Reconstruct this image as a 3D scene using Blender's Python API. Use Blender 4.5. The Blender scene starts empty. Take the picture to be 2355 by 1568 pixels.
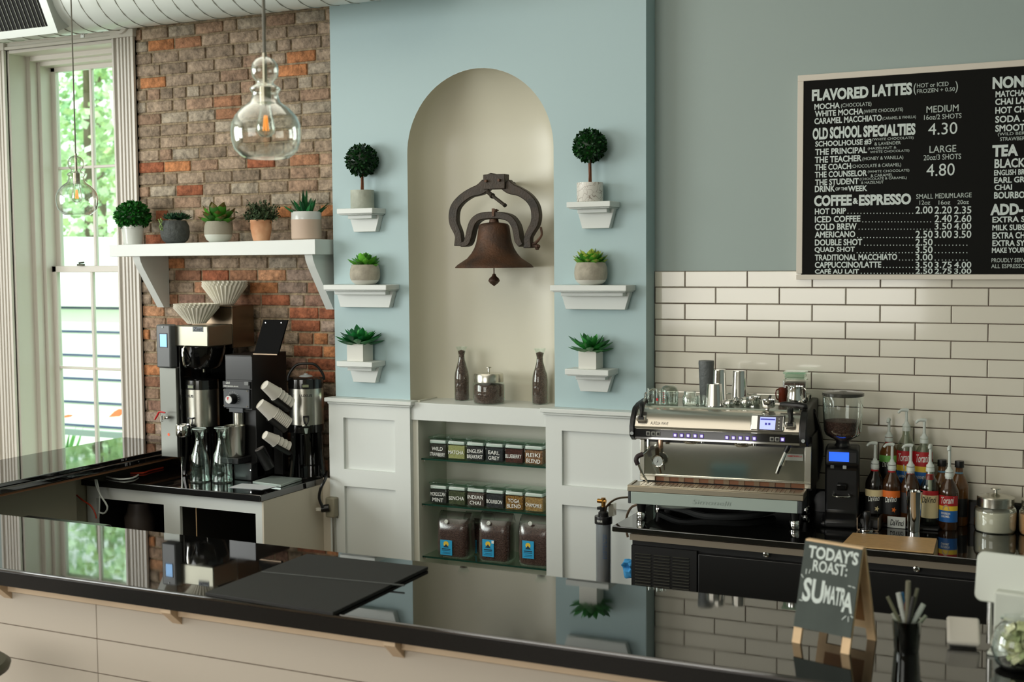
import bpy, math, random
from mathutils import Vector, Matrix
R = random.Random(7)
PI = math.pi
C = bpy.context.scene.collection
H = 2.05                                   # eye height above the floor
U = 0.0785                                 # course height of the subway tile
# ---------------------------------------------------------------- camera
FPX = 2834.0; YAW = math.radians(25.33); PIT = math.radians(-3.71); ROL = math.radians(0.41)
CAM = Vector((0, -73.48 * U, H))
cy, sy, cp, sp, cr, sr = math.cos(YAW), math.sin(YAW), math.cos(PIT), math.sin(PIT), math.cos(ROL), math.sin(ROL)
fwd = Vector((-sy * cp, cy * cp, sp)); right = Vector((cy, sy, 0)); down = fwd.cross(right)
r2 = cr * right + sr * down; d2 = -sr * right + cr * down
cd = bpy.data.cameras.new('camera'); cam = bpy.data.objects.new('camera', cd); C.objects.link(cam)
M3 = Matrix((r2, -d2, -fwd)).transposed()
cam.matrix_world = Matrix.Translation(CAM) @ M3.to_4x4()
cd.sensor_width = 36; cd.sensor_fit = 'HORIZONTAL'; cd.lens = FPX / 2355 * 36; cd.clip_start = .05; cd.clip_end = 200
cd.dof.use_dof = True; cd.dof.focus_distance = 6.1; cd.dof.aperture_fstop = 3.2
bpy.context.scene.camera = cam

def ray(x, y): return fwd + (x - 1177.5) / FPX * r2 + (y - 784) / FPX * d2
def PY(x, y, Y):
    d = ray(x, y); return CAM + d * ((Y - CAM.y) / d.y)
def PZ(x, y, Z):
    d = ray(x, y); return CAM + d * ((Z - CAM.z) / d.z)
def PX(x, y, X):
    d = ray(x, y); return CAM + d * ((X - CAM.x) / d.x)
def dep(p): return (Vector(p) - CAM).dot(fwd)
def mpx(p): return dep(p) / FPX            # metres per pixel at p

# ---------------------------------------------------------------- materials
MT = {}
def lin(c):
    return tuple((v / 255 / 12.92 if v / 255 <= .04045 else ((v / 255 + .055) / 1.055) ** 2.4) for v in c) + (1,)
def mat(name, rgb=(128, 128, 128), rough=.5, metal=0, bump=0, bscale=40, var=0, vscale=6, emit=0, coat=0, spec=None, rgb2=None, tr=0, sub=0):
    if name in MT: return MT[name]
    m = bpy.data.materials.new(name); m.use_nodes = True; nt = m.node_tree; b = nt.nodes['Principled BSDF']
    b.inputs['Base Color'].default_value = lin(rgb); b.inputs['Roughness'].default_value = rough; b.inputs['Metallic'].default_value = metal
    if coat: b.inputs['Coat Weight'].default_value = coat; b.inputs['Coat Roughness'].default_value = .05
    if spec is not None: b.inputs['Specular IOR Level'].default_value = spec
    if emit: b.inputs['Emission Color'].default_value = lin(rgb); b.inputs['Emission Strength'].default_value = emit
    if tr: b.inputs['Transmission Weight'].default_value = tr
    if bump or var or rgb2:
        tc = nt.nodes.new('ShaderNodeTexCoord')
        if var or rgb2:
            n = nt.nodes.new('ShaderNodeTexNoise'); n.inputs['Scale'].default_value = vscale; n.inputs['Detail'].default_value = 6
            nt.links.new(tc.outputs['Object'], n.inputs['Vector'])
            r = nt.nodes.new('ShaderNodeValToRGB'); a = lin(rgb)
            if rgb2: c1, c2 = a, lin(rgb2)
            else: c1 = tuple(v * (1 - var) for v in a[:3]) + (1,); c2 = tuple(min(1, v * (1 + var)) for v in a[:3]) + (1,)
            r.color_ramp.elements[0].color = c1; r.color_ramp.elements[1].color = c2
            r.color_ramp.elements[0].position = .35; r.color_ramp.elements[1].position = .65
            nt.links.new(n.outputs['Fac'], r.inputs['Fac']); nt.links.new(r.outputs['Color'], b.inputs['Base Color'])
        if bump:
            n = nt.nodes.new('ShaderNodeTexNoise'); n.inputs['Scale'].default_value = bscale; n.inputs['Detail'].default_value = 4
            nt.links.new(tc.outputs['Object'], n.inputs['Vector'])
            bp = nt.nodes.new('ShaderNodeBump'); bp.inputs['Strength'].default_value = bump; bp.inputs['Distance'].default_value = .01
            nt.links.new(n.outputs['Fac'], bp.inputs['Height']); nt.links.new(bp.outputs['Normal'], b.inputs['Normal'])
    MT[name] = m; return m
def thin_glass(name, tint=(235, 245, 240), refl=1.0, rough=.02):
    m = bpy.data.materials.new(name); m.use_nodes = True; nt = m.node_tree; nt.nodes.clear()
    o = nt.nodes.new('ShaderNodeOutputMaterial'); mx = nt.nodes.new('ShaderNodeMixShader')
    t = nt.nodes.new('ShaderNodeBsdfTransparent'); t.inputs[0].default_value = lin(tint)
    g = nt.nodes.new('ShaderNodeBsdfGlossy'); g.inputs['Roughness'].default_value = rough; g.inputs[0].default_value = (.95, 1, .97, 1)
    lw = nt.nodes.new('ShaderNodeLayerWeight'); lw.inputs['Blend'].default_value = .35
    mul = nt.nodes.new('ShaderNodeMath'); mul.operation = 'MULTIPLY'; mul.inputs[1].default_value = refl
    pw = nt.nodes.new('ShaderNodeMath'); pw.operation = 'POWER'; pw.inputs[1].default_value = 1.6
    ad = nt.nodes.new('ShaderNodeMath'); ad.operation = 'ADD'; ad.inputs[1].default_value = .04
    nt.links.new(lw.outputs['Facing'], pw.inputs[0]); nt.links.new(pw.outputs[0], mul.inputs[0]); nt.links.new(mul.outputs[0], ad.inputs[0])
    nt.links.new(ad.outputs[0], mx.inputs[0]); nt.links.new(t.outputs[0], mx.inputs[1]); nt.links.new(g.outputs[0], mx.inputs[2])
    nt.links.new(mx.outputs[0], o.inputs['Surface']); MT[name] = m; return m
def attr_mat(name, rough=.85, bump=.6, bscale=60, mottle=.5, spec=.3, nscale=22):
    """colour from the mesh's own colour attribute, mottled with noise"""
    m = bpy.data.materials.new(name); m.use_nodes = True; nt = m.node_tree; b = nt.nodes['Principled BSDF']
    b.inputs['Roughness'].default_value = rough; b.inputs['Specular IOR Level'].default_value = spec
    a = nt.nodes.new('ShaderNodeAttribute'); a.attribute_name = 'tint'
    tc = nt.nodes.new('ShaderNodeTexCoord'); n = nt.nodes.new('ShaderNodeTexNoise'); n.inputs['Scale'].default_value = nscale; n.inputs['Detail'].default_value = 8; n.inputs['Roughness'].default_value = .65
    nt.links.new(tc.outputs['Object'], n.inputs['Vector'])
    mr = nt.nodes.new('ShaderNodeMapRange'); mr.inputs[1].default_value = .3; mr.inputs[2].default_value = .7; mr.inputs[3].default_value = 1 - mottle; mr.inputs[4].default_value = 1 + mottle
    nt.links.new(n.outputs['Fac'], mr.inputs[0])
    mx = nt.nodes.new('ShaderNodeVectorMath'); mx.operation = 'SCALE'
    nt.links.new(a.outputs['Color'], mx.inputs[0]); nt.links.new(mr.outputs[0], mx.inputs['Scale']); nt.links.new(mx.outputs[0], b.inputs['Base Color'])
    n2 = nt.nodes.new('ShaderNodeTexNoise'); n2.inputs['Scale'].default_value = bscale; n2.inputs['Detail'].default_value = 6
    nt.links.new(tc.outputs['Object'], n2.inputs['Vector'])
    bp = nt.nodes.new('ShaderNodeBump'); bp.inputs['Strength'].default_value = bump; bp.inputs['Distance'].default_value = .01
    nt.links.new(n2.outputs['Fac'], bp.inputs['Height']); nt.links.new(bp.outputs['Normal'], b.inputs['Normal'])
    MT[name] = m; return m

# ---------------------------------------------------------------- mesh builder
class MB:
    def __init__(s, mx=None): s.v = []; s.f = []; s.c = []; s.mx = mx; s.col = None
    def add(s, vs, fs, col=None):
        o = len(s.v)
        s.v += [tuple(s.mx @ Vector(v)) if s.mx is not None else tuple(v) for v in vs]
        s.f += [tuple(o + i for i in f) for f in fs]; s.c += [col or s.col or (1, 1, 1)] * len(fs); return s
    def box(s, x0, x1, y0, y1, z0, z1, col=None):
        return s.add([(x0, y0, z0), (x1, y0, z0), (x1, y1, z0), (x0, y1, z0), (x0, y0, z1), (x1, y0, z1), (x1, y1, z1), (x0, y1, z1)],
                     [(0, 3, 2, 1), (4, 5, 6, 7), (0, 1, 5, 4), (1, 2, 6, 5), (2, 3, 7, 6), (3, 0, 4, 7)], col)
    def quad(s, a, b, c, d, col=None): return s.add([a, b, c, d], [(0, 1, 2, 3)], col)
    def prism(s, poly, axis, a, b, col=None):
        """poly: list of 2D points; extruded along axis ('x': poly=(y,z), 'y': poly=(x,z), 'z': poly=(x,y))"""
        def P(p, t): return (t, p[0], p[1]) if axis == 'x' else ((p[0], t, p[1]) if axis == 'y' else (p[0], p[1], t))
        n = len(poly)
        return s.add([P(p, a) for p in poly] + [P(p, b) for p in poly],
                     [tuple(range(n)), tuple(range(2 * n - 1, n - 1, -1))] + [(i, i + n, (i + 1) % n + n, (i + 1) % n) for i in range(n)], col)
    def lathe(s, prof, seg=32, cx=0, cyy=0, cz=0, col=None, a0=0, a1=2 * PI):
        """prof: list of (r, z)"""
        full = abs(a1 - a0 - 2 * PI) < 1e-6; m = seg if full else seg + 1
        vs = []; fs = []
        for r, z in prof:
            for i in range(m):
                a = a0 + (a1 - a0) * i / seg; vs.append((cx + r * math.cos(a), cyy + r * math.sin(a), cz + z))
        for j in range(len(prof) - 1):
            for i in range(seg):
                k = (i + 1) % m; fs.append((j * m + i, j * m + k, (j + 1) * m + k, (j + 1) * m + i))
        return s.add(vs, fs, col)
    def cyl(s, p, q, r, r1=None, seg=16, col=None, cap=True):
        p = Vector(p); q = Vector(q); r1 = r if r1 is None else r1; d = (q - p).normalized()
        a = d.orthogonal().normalized(); b = d.cross(a); vs = []
        for c, rr in ((p, r), (q, r1)):
            for i in range(seg):
                t = 2 * PI * i / seg; vs.append(c + a * (rr * math.cos(t)) + b * (rr * math.sin(t)))
        fs = [(i, (i + 1) % seg, (i + 1) % seg + seg, i + seg) for i in range(seg)]
        if cap: fs += [tuple(range(seg - 1, -1, -1)), tuple(range(seg, 2 * seg))]
        return s.add(vs, fs, col)
    def tube(s, pts, r, seg=8, col=None, smooth=3):
        pts = [Vector(p) for p in pts]; rs = r if isinstance(r, list) else [r] * len(pts)
        if smooth > 1 and len(pts) > 2:
            q = []; qr = []
            for i in range(len(pts) - 1):
                p0 = pts[max(i - 1, 0)]; p1 = pts[i]; p2 = pts[i + 1]; p3 = pts[min(i + 2, len(pts) - 1)]
                for k in range(smooth):
                    t = k / smooth
                    q.append(.5 * ((2 * p1) + (p2 - p0) * t + (2 * p0 - 5 * p1 + 4 * p2 - p3) * t * t + (3 * p1 - p0 - 3 * p2 + p3) * t ** 3)); qr.append(rs[i] + (rs[i + 1] - rs[i]) * t)
            q.append(pts[-1]); qr.append(rs[-1]); pts, rs = q, qr
        vs = []; n = len(pts); a = None
        for i, p in enumerate(pts):
            d = (pts[min(i + 1, n - 1)] - pts[max(i - 1, 0)]).normalized()
            a = d.orthogonal().normalized() if a is None else (a - d * a.dot(d)).normalized()
            b = d.cross(a)
            for k in range(seg):
                t = 2 * PI * k / seg; vs.append(p + a * (rs[i] * math.cos(t)) + b * (rs[i] * math.sin(t)))
        fs = [(i * seg + k, i * seg + (k + 1) % seg, (i + 1) * seg + (k + 1) % seg, (i + 1) * seg + k) for i in range(n - 1) for k in range(seg)]
        fs += [tuple(range(seg - 1, -1, -1)), tuple(range((n - 1) * seg, n * seg))]
        return s.add(vs, fs, col)
    def ball(s, c, r, seg=16, rings=10, col=None, sx=1, sy_=1, sz=1):
        vs = []; fs = []
        for j in range(rings + 1):
            t = PI * j / rings
            for i in range(seg):
                a = 2 * PI * i / seg; vs.append((c[0] + sx * r * math.sin(t) * math.cos(a), c[1] + sy_ * r * math.sin(t) * math.sin(a), c[2] + sz * r * math.cos(t)))
        for j in range(rings):
            for i in range(seg): fs.append((j * seg + i, (j + 1) * seg + i, (j + 1) * seg + (i + 1) % seg, j * seg + (i + 1) % seg))
        return s.add(vs, fs, col)
    def leaf(s, base, dr, up, L, W, T=.0, curl=.25, col=None, tipcol=None):
        """fleshy pointed leaf: 5 stations along dr, curling towards up"""
        base = Vector(base); dr = Vector(dr).normalized(); up = Vector(up); up = (up - dr * up.dot(dr)).normalized(); sd = dr.cross(up)
        st = [(0, .35), (.25, .8), (.55, 1), (.8, .7), (1, .03)]; vs = []
        for t, w in st:
            c = base + dr * (L * t) + up * (L * curl * t * t); hw = W * .5 * w; th = T * w
            vs += [c - sd * hw + up * (hw * .25), c - up * th, c + sd * hw + up * (hw * .25), c + up * th * .4]
        fs = []
        for i in range(4):
            for k in range(4): fs.append((i * 4 + k, i * 4 + (k + 1) % 4, (i + 1) * 4 + (k + 1) % 4, (i + 1) * 4 + k))
        n0 = len(s.f); s.add(vs, fs, col)
        if tipcol:
            for q in range(n0 + 12, n0 + 16): s.c[q] = tipcol
        return s
    def build(s, name, m, parent=None, bevel=0, sharp=35, loc=None, seg=2, solid=0):
        me = bpy.data.meshes.new(name); me.from_pydata(s.v, [], s.f); me.validate()
        if any(c != (1, 1, 1) for c in s.c) and len(me.polygons) == len(s.f):
            at = me.color_attributes.new('tint', 'FLOAT_COLOR', 'CORNER')
            for p in me.polygons:
                c = s.c[p.index]
                for li in p.loop_indices: at.data[li].color = (c[0], c[1], c[2], 1)
        me.materials.append(m)
        import bmesh
        bm = bmesh.new(); bm.from_mesh(me); bmesh.ops.recalc_face_normals(bm, faces=bm.faces); bm.to_mesh(me); bm.free()
        for p in me.polygons: p.use_smooth = True
        me.set_sharp_from_angle(angle=math.radians(sharp))
        o = bpy.data.objects.new(name, me); C.objects.link(o)
        if loc is not None: o.location = loc
        if parent is not None: o.parent = parent
        if solid:
            q = o.modifiers.new('solid', 'SOLIDIFY'); q.thickness = solid
        if bevel:
            q = o.modifiers.new('bevel', 'BEVEL'); q.width = bevel; q.segments = seg; q.limit_method = 'ANGLE'; q.angle_limit = math.radians(40)
        return o
def tag(o, label, cat, group=None):
    o['label'] = label; o['category'] = cat
    if group: o['group'] = group
    return o
def struct(o): o['kind'] = 'structure'; return o
def thing(name, label, cat, loc=(0, 0, 0), rotz=0, group=None):
    o = bpy.data.objects.new(name, None); C.objects.link(o); o.empty_display_size = .05
    o.location = loc; o.rotation_euler = (0, 0, rotz); return tag(o, label, cat, group)
def copy_tree(src, parent=None):
    c = src.copy(); C.objects.link(c)
    if parent is not None: c.parent = parent
    for ch in list(src.children): copy_tree(ch, c)
    return c
class Fr:
    """a local frame: origin, rotation about z; px() gives local (u, w) of a pixel on the plane at local depth v"""
    def __init__(s, o, th=0):
        s.o = Vector(o); s.th = th; s.u = Vector((math.cos(th), math.sin(th), 0)); s.v = Vector((-math.sin(th), math.cos(th), 0))
    def px(s, x, y, v=0):
        d = ray(x, y); p0 = s.o + s.v * v; t = (p0 - CAM).dot(s.v) / d.dot(s.v); p = CAM + d * t - s.o
        return p.dot(s.u), p.z
    def pw(s, x, y, w):
        p = PZ(x, y, s.o.z + w) - s.o; return p.dot(s.u), p.dot(s.v)
_tc = {}
def glyphs(txt, offset=0, shear=0):
    k = (txt, offset, shear)
    if k not in _tc:
        cu = bpy.data.curves.new('t', 'FONT'); cu.body = txt; cu.size = 1; cu.offset = offset; cu.shear = shear; cu.resolution_u = 3
        o = bpy.data.objects.new('t', cu); C.objects.link(o); dg = bpy.context.evaluated_depsgraph_get()
        me = bpy.data.meshes.new_from_object(o.evaluated_get(dg)); vs = [tuple(v.co) for v in me.vertices]; fs = [tuple(p.vertices) for p in me.polygons]
        bpy.data.objects.remove(o); bpy.data.curves.remove(cu); bpy.data.meshes.remove(me)
        xs = [v[0] for v in vs] or [0]; ys = [v[1] for v in vs] or [0]
        _tc[k] = (vs, fs, min(xs), max(xs), min(ys), max(ys))
    return _tc[k]
def text(mb, txt, u0, u1, w0, w1, v=0, offset=.02, shear=0, fn=None, slant=0):
    """fit txt in the rectangle u0..u1 x w0..w1; fn maps (u, w) -> 3D (default the plane at depth v)"""
    vs, fs, a, b, c, d = glyphs(txt, offset, shear)
    out = []
    for x, y, z in vs:
        tx = (x - a) / (b - a or 1); ty = (y - c) / (d - c or 1)
        u = u0 + (u1 - u0) * tx; w = w0 + (w1 - w0) * ty + slant * tx
        out.append(fn(u, w) if fn else (u, v, w))
    mb.add(out, fs)
# ================================================================ THE SETTING
paint_blue = mat('paint_blue', (173, 197, 200), .55, bump=.03, bscale=120)
paint_grey = mat('paint_grey', (160, 175, 171), .6, bump=.03, bscale=120)
paint_cream = mat('paint_cream', (214, 211, 196), .42, bump=.03, bscale=60)
white = mat('white_paint', (222, 227, 223), .4)
white_trim = mat('white_trim', (214, 209, 200), .35)
granite = mat('black_granite', (14, 14, 13), .035, spec=.9, var=.5, vscale=300)
granite_edge = mat('granite_edge', (12, 12, 11), .3, spec=.4, var=.5, vscale=300)
XL, XR, YB, YF, ZC = -9.0, 2.6, 0.0, -9.5, 4.3
m = mat('floor_boards', (120, 100, 80), .4, var=.2)
struct(MB().box(XL, XR, YF, 1.2, -.05, 0).build('floor', m))
struct(MB().box(XL, XR, YF, 1.2, ZC, ZC + .05).build('ceiling', mat('ceiling_paint', (205, 205, 195), .8)))
CX0, CX1, CY = -3.735, -1.953, -.13        # the chimney breast
wx0, wx1, wz0, wz1 = -6.24, -5.345, .55, H + 1.345   # window opening
b = MB()
b.box(CX1 - .02, XR, 0, .12, 0, ZC)                       # painted wall to the right
b.box(XL, wx0, 0, .3, 0, ZC).box(wx1, -5.17, 0, .3, 0, ZC).box(wx0, wx1, 0, .3, wz1, ZC).box(wx0, wx1, 0, .3, 0, wz0)
struct(b.build('wall_back', paint_grey))
struct(MB().box(XL - .1, XL, YF, .3, 0, ZC).build('wall_left', paint_cream))
struct(MB().box(XR, XR + .1, YF, .3, 0, ZC).build('wall_right', paint_grey))
struct(MB().box(XL, XR, YF - .1, YF, 0, ZC).build('wall_front', paint_cream))
# ---- brick wall
g = MB(); g.box(-5.195, CX0 + .02, -.0015, .15, 0, ZC, (.30, .235, .15))
bh = .0712; z0 = PY(584, 618.7, 0).z; k0 = -int(z0 / bh)
hot = [(395,106,1),(458,97,4),(528,89,1),(364,192,1),(672,134,1),(650,164,1),(640,26,1),(360,385,2),(393,383,1),(429,381,1),(573,373,2),(613,373,2),(686,368,2),(723,368,4),
 (457,433,2),(510,259,4),(553,229,4),(551,259,4),(755,482,1),(660,482,1),(379,498,2),(336,549,1),(360,549,2),(390,604,1),(511,632,2),(630,632,5),(634,660,1),(409,690,4),(632,691,2),
 (598,720,2),(709,723,2),(745,727,2),(357,720,5),(343,773,1),(717,754,2),(747,784,1),(352,853,1),(716,810,2),(763,818,1),(740,850,2),(755,880,2),(720,780,4),(395,815,4),(480,660,4),(560,640,4)]
hp = [(PY(x, y, 0).x, PY(x, y, 0).z, c) for x, y, c in hot]
pal = {0: [(.33, .25, .18), (.36, .275, .2), (.28, .215, .155), (.36, .305, .235), (.33, .22, .15)], 1: [(.47, .2, .085)], 2: [(.32, .11, .055)], 3: [(.3, .15, .09), (.3, .22, .17), (.36, .27, .21), (.24, .14, .1)], 4: [(.36, .18, .1)], 5: [(.5, .26, .14)]}
rb = random.Random(11)
for k in range(k0, 62):
    zb = z0 + k * bh
    if zb > ZC: break
    header = k % 10 == 4
    x = -5.195 - rb.random() * .18
    while x < CX0 + .02:
        L = .098 if header or rb.random() < .06 else .2
        a, c = max(x + .006, -5.193), min(x + L - .005, CX0 + .02); x += L
        if c - a < .012: continue
        xm, zm = (a + c) / 2, zb + bh / 2; kind = 0 if zm > H - .02 or rb.random() < .45 else 3
        for hx, hz, hc in hp:
            if a <= hx <= c and abs(hz - zm) < bh / 2: kind = hc
        t = rb.choice(pal[kind]); q = .85 + rb.random() * .3; t = tuple(v * q for v in t)
        y = -.005 - rb.random() * .004; j = lambda s=.0028: (rb.random() - .5) * s
        z1, z2 = zb + .0065, zb + bh - .0055
        f = [(a + j(), y, z1 + j()), (c + j(), y, z1 + j()), (c + j(), y, z2 + j()), (a + j(), y, z2 + j())]
        e = .004; fi = [(f[0][0] + e, y - .004, f[0][2] + e), (f[1][0] - e, y - .004, f[1][2] + e), (f[2][0] - e, y - .004, f[2][2] - e), (f[3][0] + e, y - .004, f[3][2] - e)]
        bk = [(p[0], .02, p[2]) for p in f]
        g.add(fi + f + bk, [(0, 1, 2, 3), (0, 4, 5, 1), (1, 5, 6, 2), (2, 6, 7, 3), (3, 7, 4, 0), (4, 8, 9, 5), (5, 9, 10, 6), (6, 10, 11, 7), (7, 11, 8, 4)], t)
struct(g.build('wall_brick', attr_mat('old_brick', bump=.9, mottle=.55, nscale=30), sharp=60))
# ---- tiled backsplash
tz = lambda k: H + (-.69 - k) * U
tg = MB(); rt = random.Random(3)
for k in range(13):
    zt, zb = tz(k), tz(k + 1); i = -3 if k % 2 == 0 else -2
    while True:
        a = (-24.85 + i * 1.95) * U; i += 2
        c = a + 3.9 * U
        if a > XR: break
        if c < CX1 + .01: continue
        a2, c2 = max(a, CX1) + .0016, min(c, XR) - .0016; e = .003; y = -.008 - rt.random() * .0006
        w = [(a2, y + .004, zb + .0016), (c2, y + .004, zb + .0016), (c2, y + .004, zt - .0016), (a2, y + .004, zt - .0016)]
        fi = [(a2 + e, y, zb + .0016 + e), (c2 - e, y, zb + .0016 + e), (c2 - e, y, zt - .0016 - e), (a2 + e, y, zt - .0016 - e)]
        bk = [(p[0], 0, p[2]) for p in w]
        tg.add(fi + w + bk, [(0, 1, 2, 3), (0, 4, 5, 1), (1, 5, 6, 2), (2, 6, 7, 3), (3, 7, 4, 0), (4, 8, 9, 5), (5, 9, 10, 6), (6, 10, 11, 7), (7, 11, 8, 4)])
tw = struct(tg.build('wall_tile', mat('white_tile', (226, 221, 206), .12, coat=.3), sharp=20))
gr = MB().box(CX1, XR, -.0045, -.0005, tz(13), tz(0)).build('grout', mat('grout', (74, 58, 50), .9), tw)
# ---- chimney breast with arched niche
zl = H - .73
nx0, nx1 = -3.267, -2.434; nr = (nx1 - nx0) / 2; nxc = (nx0 + nx1) / 2; nzs = H + .9755 - nr; nd = .245
b = MB()
b.box(CX0, nx0, CY, CY + .06, zl + .001, ZC); b.box(nx1, CX1, CY, CY + .06, zl + .001, ZC)
b.box(CX0, CX0 + .02, CY + .06, .012, zl + .001, ZC); b.box(CX1 - .02, CX1, CY + .06, .0, zl + .001, ZC)
N = 40; arc = [(nxc - nr * math.cos(PI * i / N), nzs + nr * math.sin(PI * i / N)) for i in range(N + 1)]
for i in range(N):
    (xa, za), (xb, zb) = arc[i], arc[i + 1]
    b.quad((xa, CY, za), (xb, CY, zb), (xb, CY, ZC), (xa, CY, ZC))
chim = struct(b.build('wall_chimney', paint_blue))
n = MB(); NP = 36; vs = []; fs = []; NZ = 8; ND = 18
rows = [('z', zl - .02 + (nzs - zl + .02) * i / NZ) for i in range(NZ)] + [('d', PI / 2 * i / ND) for i in range(ND + 1)]
for kd, t in rows:
    for i in range(NP + 1):
        a = PI * i / NP
        sx = math.copysign(abs(math.cos(a)) ** .55, math.cos(a)); sy2 = math.sin(a) ** .55
        if kd == 'z': vs.append((nxc - nr * sx, CY + nd * sy2, t))
        else: vs.append((nxc - nr * sx * math.cos(t), CY + nd * sy2 * math.cos(t), nzs + nr * math.sin(t)))
for j in range(len(rows) - 1):
    for i in range(NP): fs.append((j * (NP + 1) + i, j * (NP + 1) + i + 1, (j + 1) * (NP + 1) + i + 1, (j + 1) * (NP + 1) + i))
n.add(vs, fs); struct(n.build('trim_1', mat('niche_plaster', (208, 205, 186), .34, bump=.12, bscale=5), sharp=80))
# ---- window
wy = .24
zm = PY(160, 619, wy).z                    # meeting rail
wf = MB()                                    # jambs, head, stops
wf.box(wx0 - .002, wx0 + .02, -.01, .3, wz0, wz1); wf.box(wx1 - .02, wx1 + .002, -.01, .3, wz0, wz1); wf.box(wx0 + .0205, wx1 - .0205, -.01, .3, wz1 - .02, wz1 + .002); wf.box(wx0, wx1, -.06, .3, wz0, wz0 + .03)
for d, e, q in ((.13, .1895, .05), (.19, .3, .075)):
    wf.box(wx0, wx0 + q, d, e, wz0, wz1); wf.box(wx1 - q, wx1, d, e, wz0, wz1); wf.box(wx0 + q, wx1 - q, d, e, wz1 - q, wz1)
win = struct(wf.build('window_1', white_trim, bevel=.004))
def sash(y, za, zb, hb, name):
    x0, x1 = wx0 + .068, wx1 - .068 - .0
    s = MB(); st = .042
    s.box(x0, x0 + st, y, y + .035, za, zb); s.box(x1 - st, x1, y, y + .035, za, zb); s.box(x0, x1, y, y + .035, za, za + st); s.box(x0, x1, y, y + .035, zb - st, zb)
    xm = -5.835; s.box(xm - .011, xm + .011, y + .005, y + .03, za, zb)
    for h in hb: s.box(x0, x1, y + .007, y + .028, h - .009, h + .009)
    s.build(name, white_trim, win, bevel=.004)
    MB().box(x0 + st, x1 - st, y + .016, y + .019, za + st, zb - st).build('pane', thin_glass('window_glass', (238, 250, 244), .25) if 'window_glass' not in MT else MT['window_glass'], win)
sash(wy + .04, zm - .02, wz1 - .06, [PY(240, 382, wy + .05).z], 'upper_sash')
sash(wy, wz0 + .03, zm + .022, [PY(240, 849, wy).z, PY(240, 849, wy).z - .62], 'lower_sash')
MB().box(-5.93, -5.88, wy - .02, wy, zm + .022, zm + .034).cyl((-5.92, wy - .01, zm + .04), (-5.88, wy - .01, zm + .043), .006).build('sash_lock', mat('dark_bronze', (60, 58, 50), .4, 1), win)
def fluted(x0, x1, z0_, z1_):
    s = MB(); w = x1 - x0
    s.box(x0, x1, -.02, 0, z0_, z1_); s.box(x0, x0 + w * .09, -.036, 0, z0_, z1_); s.box(x1 - w * .12, x1, -.036, 0, z0_, z1_)
    for t in (.2, .36, .52, .68): s.box(x0 + w * t, x0 + w * (t + .09), -.029, 0, z0_, z1_)
    return s
cz = H + 1.345
def rosette(x0, x1, z0_, z1_):
    s = MB(); s.box(x0 - .006, x1 + .006, -.042, 0, z0_, z1_); xc, zc, w = (x0 + x1) / 2, (z0_ + z1_) / 2, (x1 - x0) / 2
    t = MB(Matrix.Translation((xc, -.042, zc)) @ Matrix.Rotation(PI / 2, 4, 'X')); t.lathe([(w * .85, 0), (w * .8, .014), (w * .62, .016), (w * .55, .004), (w * .38, .004), (w * .3, .014), (.001, .02)], 28)
    s.v += t.v; s.f += [tuple(i + 8 for i in f) for f in t.f]; s.c += t.c
    return s
struct(fluted(wx1 - .005, -5.185, 0.0, cz).build('trim_2', white_trim, bevel=.002))
struct(fluted(-6.40, wx0 + .005, 0.0, cz).build('trim_3', white_trim, bevel=.002))
s = MB(); s.box(wx0, wx1, -.02, 0, cz, cz + .16); s.box(wx0, wx1, -.036, 0, cz, cz + .018); s.box(wx0, wx1, -.036, 0, cz + .14, cz + .16)
for t in (.04, .065, .09, .115): s.box(wx0, wx1, -.027, 0, cz + t, cz + t + .012)
struct(s.build('trim_4', white_trim, bevel=.002))
struct(rosette(wx1 - .005, -5.185, cz, cz + .17).build('trim_5', white_trim)); struct(rosette(-6.40, wx0 + .005, cz, cz + .17).build('trim_6', white_trim))
# second window further left, only its casing edge shows
struct(fluted(-6.78, -6.56, 0.0, cz + .17).build('trim_7', white_trim, bevel=.002))

# ================================================================ OUTDOORS
struct(MB().box(-60, 20, 1.2, 80, -1.35, -1.3).build('ground', mat('lawn', (150, 172, 120), .9, var=.4, vscale=1)))
hs = thing('neighbour_house', 'white clapboard house seen through the lower sash of the window', 'house', (-13, 7.5, 0))
Yh = 9.0
ez = PY(160, 702, Yh).z
b = MB(Matrix.Translation((13, -7.5, 0)))
b.box(-24, -6, Yh, Yh + 3, -1.3, ez)
b.build('wall', mat('house_white', (245, 245, 240), .7), hs)
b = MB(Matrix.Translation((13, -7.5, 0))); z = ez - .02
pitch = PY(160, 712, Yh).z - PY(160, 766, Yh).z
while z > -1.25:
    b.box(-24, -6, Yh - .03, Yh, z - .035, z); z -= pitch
b.build('siding_shadow', mat('siding_shade', (62, 72, 110), .8), hs)  # dark strips painted as the shade under each clapboard
gx = [PY(x, 600, Yh).x for x in (60, 175, 330)]
gz = PY(175, 545, Yh).z
b = MB(Matrix.Translation((13, -7.5, 0))); b.prism([(-24, ez), (gx[2] + .4, ez), (gx[1] + .1, gz), (-24, gz)], 'y', Yh - .3, Yh + 4)
b.build('roof', mat('house_roof', (235, 237, 235), .8), hs)
r_ = thing('garden_railing', 'grey handrail with a post in front of the white house', 'railing', (-11, 4.2, 0))
Yr = 4.2; rz = PY(160, 994, Yr).z; rx = PY(268, 1000, Yr).x
MB(Matrix.Translation((11, -Yr, 0))).box(-16, -6, Yr, Yr + .06, rz - .03, rz + .03).build('handrail', mat('rail_grey', (120, 130, 128), .5), r_)
MB(Matrix.Translation((11, -Yr, 0))).box(rx - .05, rx + .05, Yr, Yr + .08, -1.3, rz - .031).build('post', MT['rail_grey'], r_)
MB(Matrix.Translation((11, -Yr, 0))).box(rx - 3.05, rx - 2.95, Yr, Yr + .08, -1.3, rz - .031).build('post', MT['rail_grey'], r_)
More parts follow.
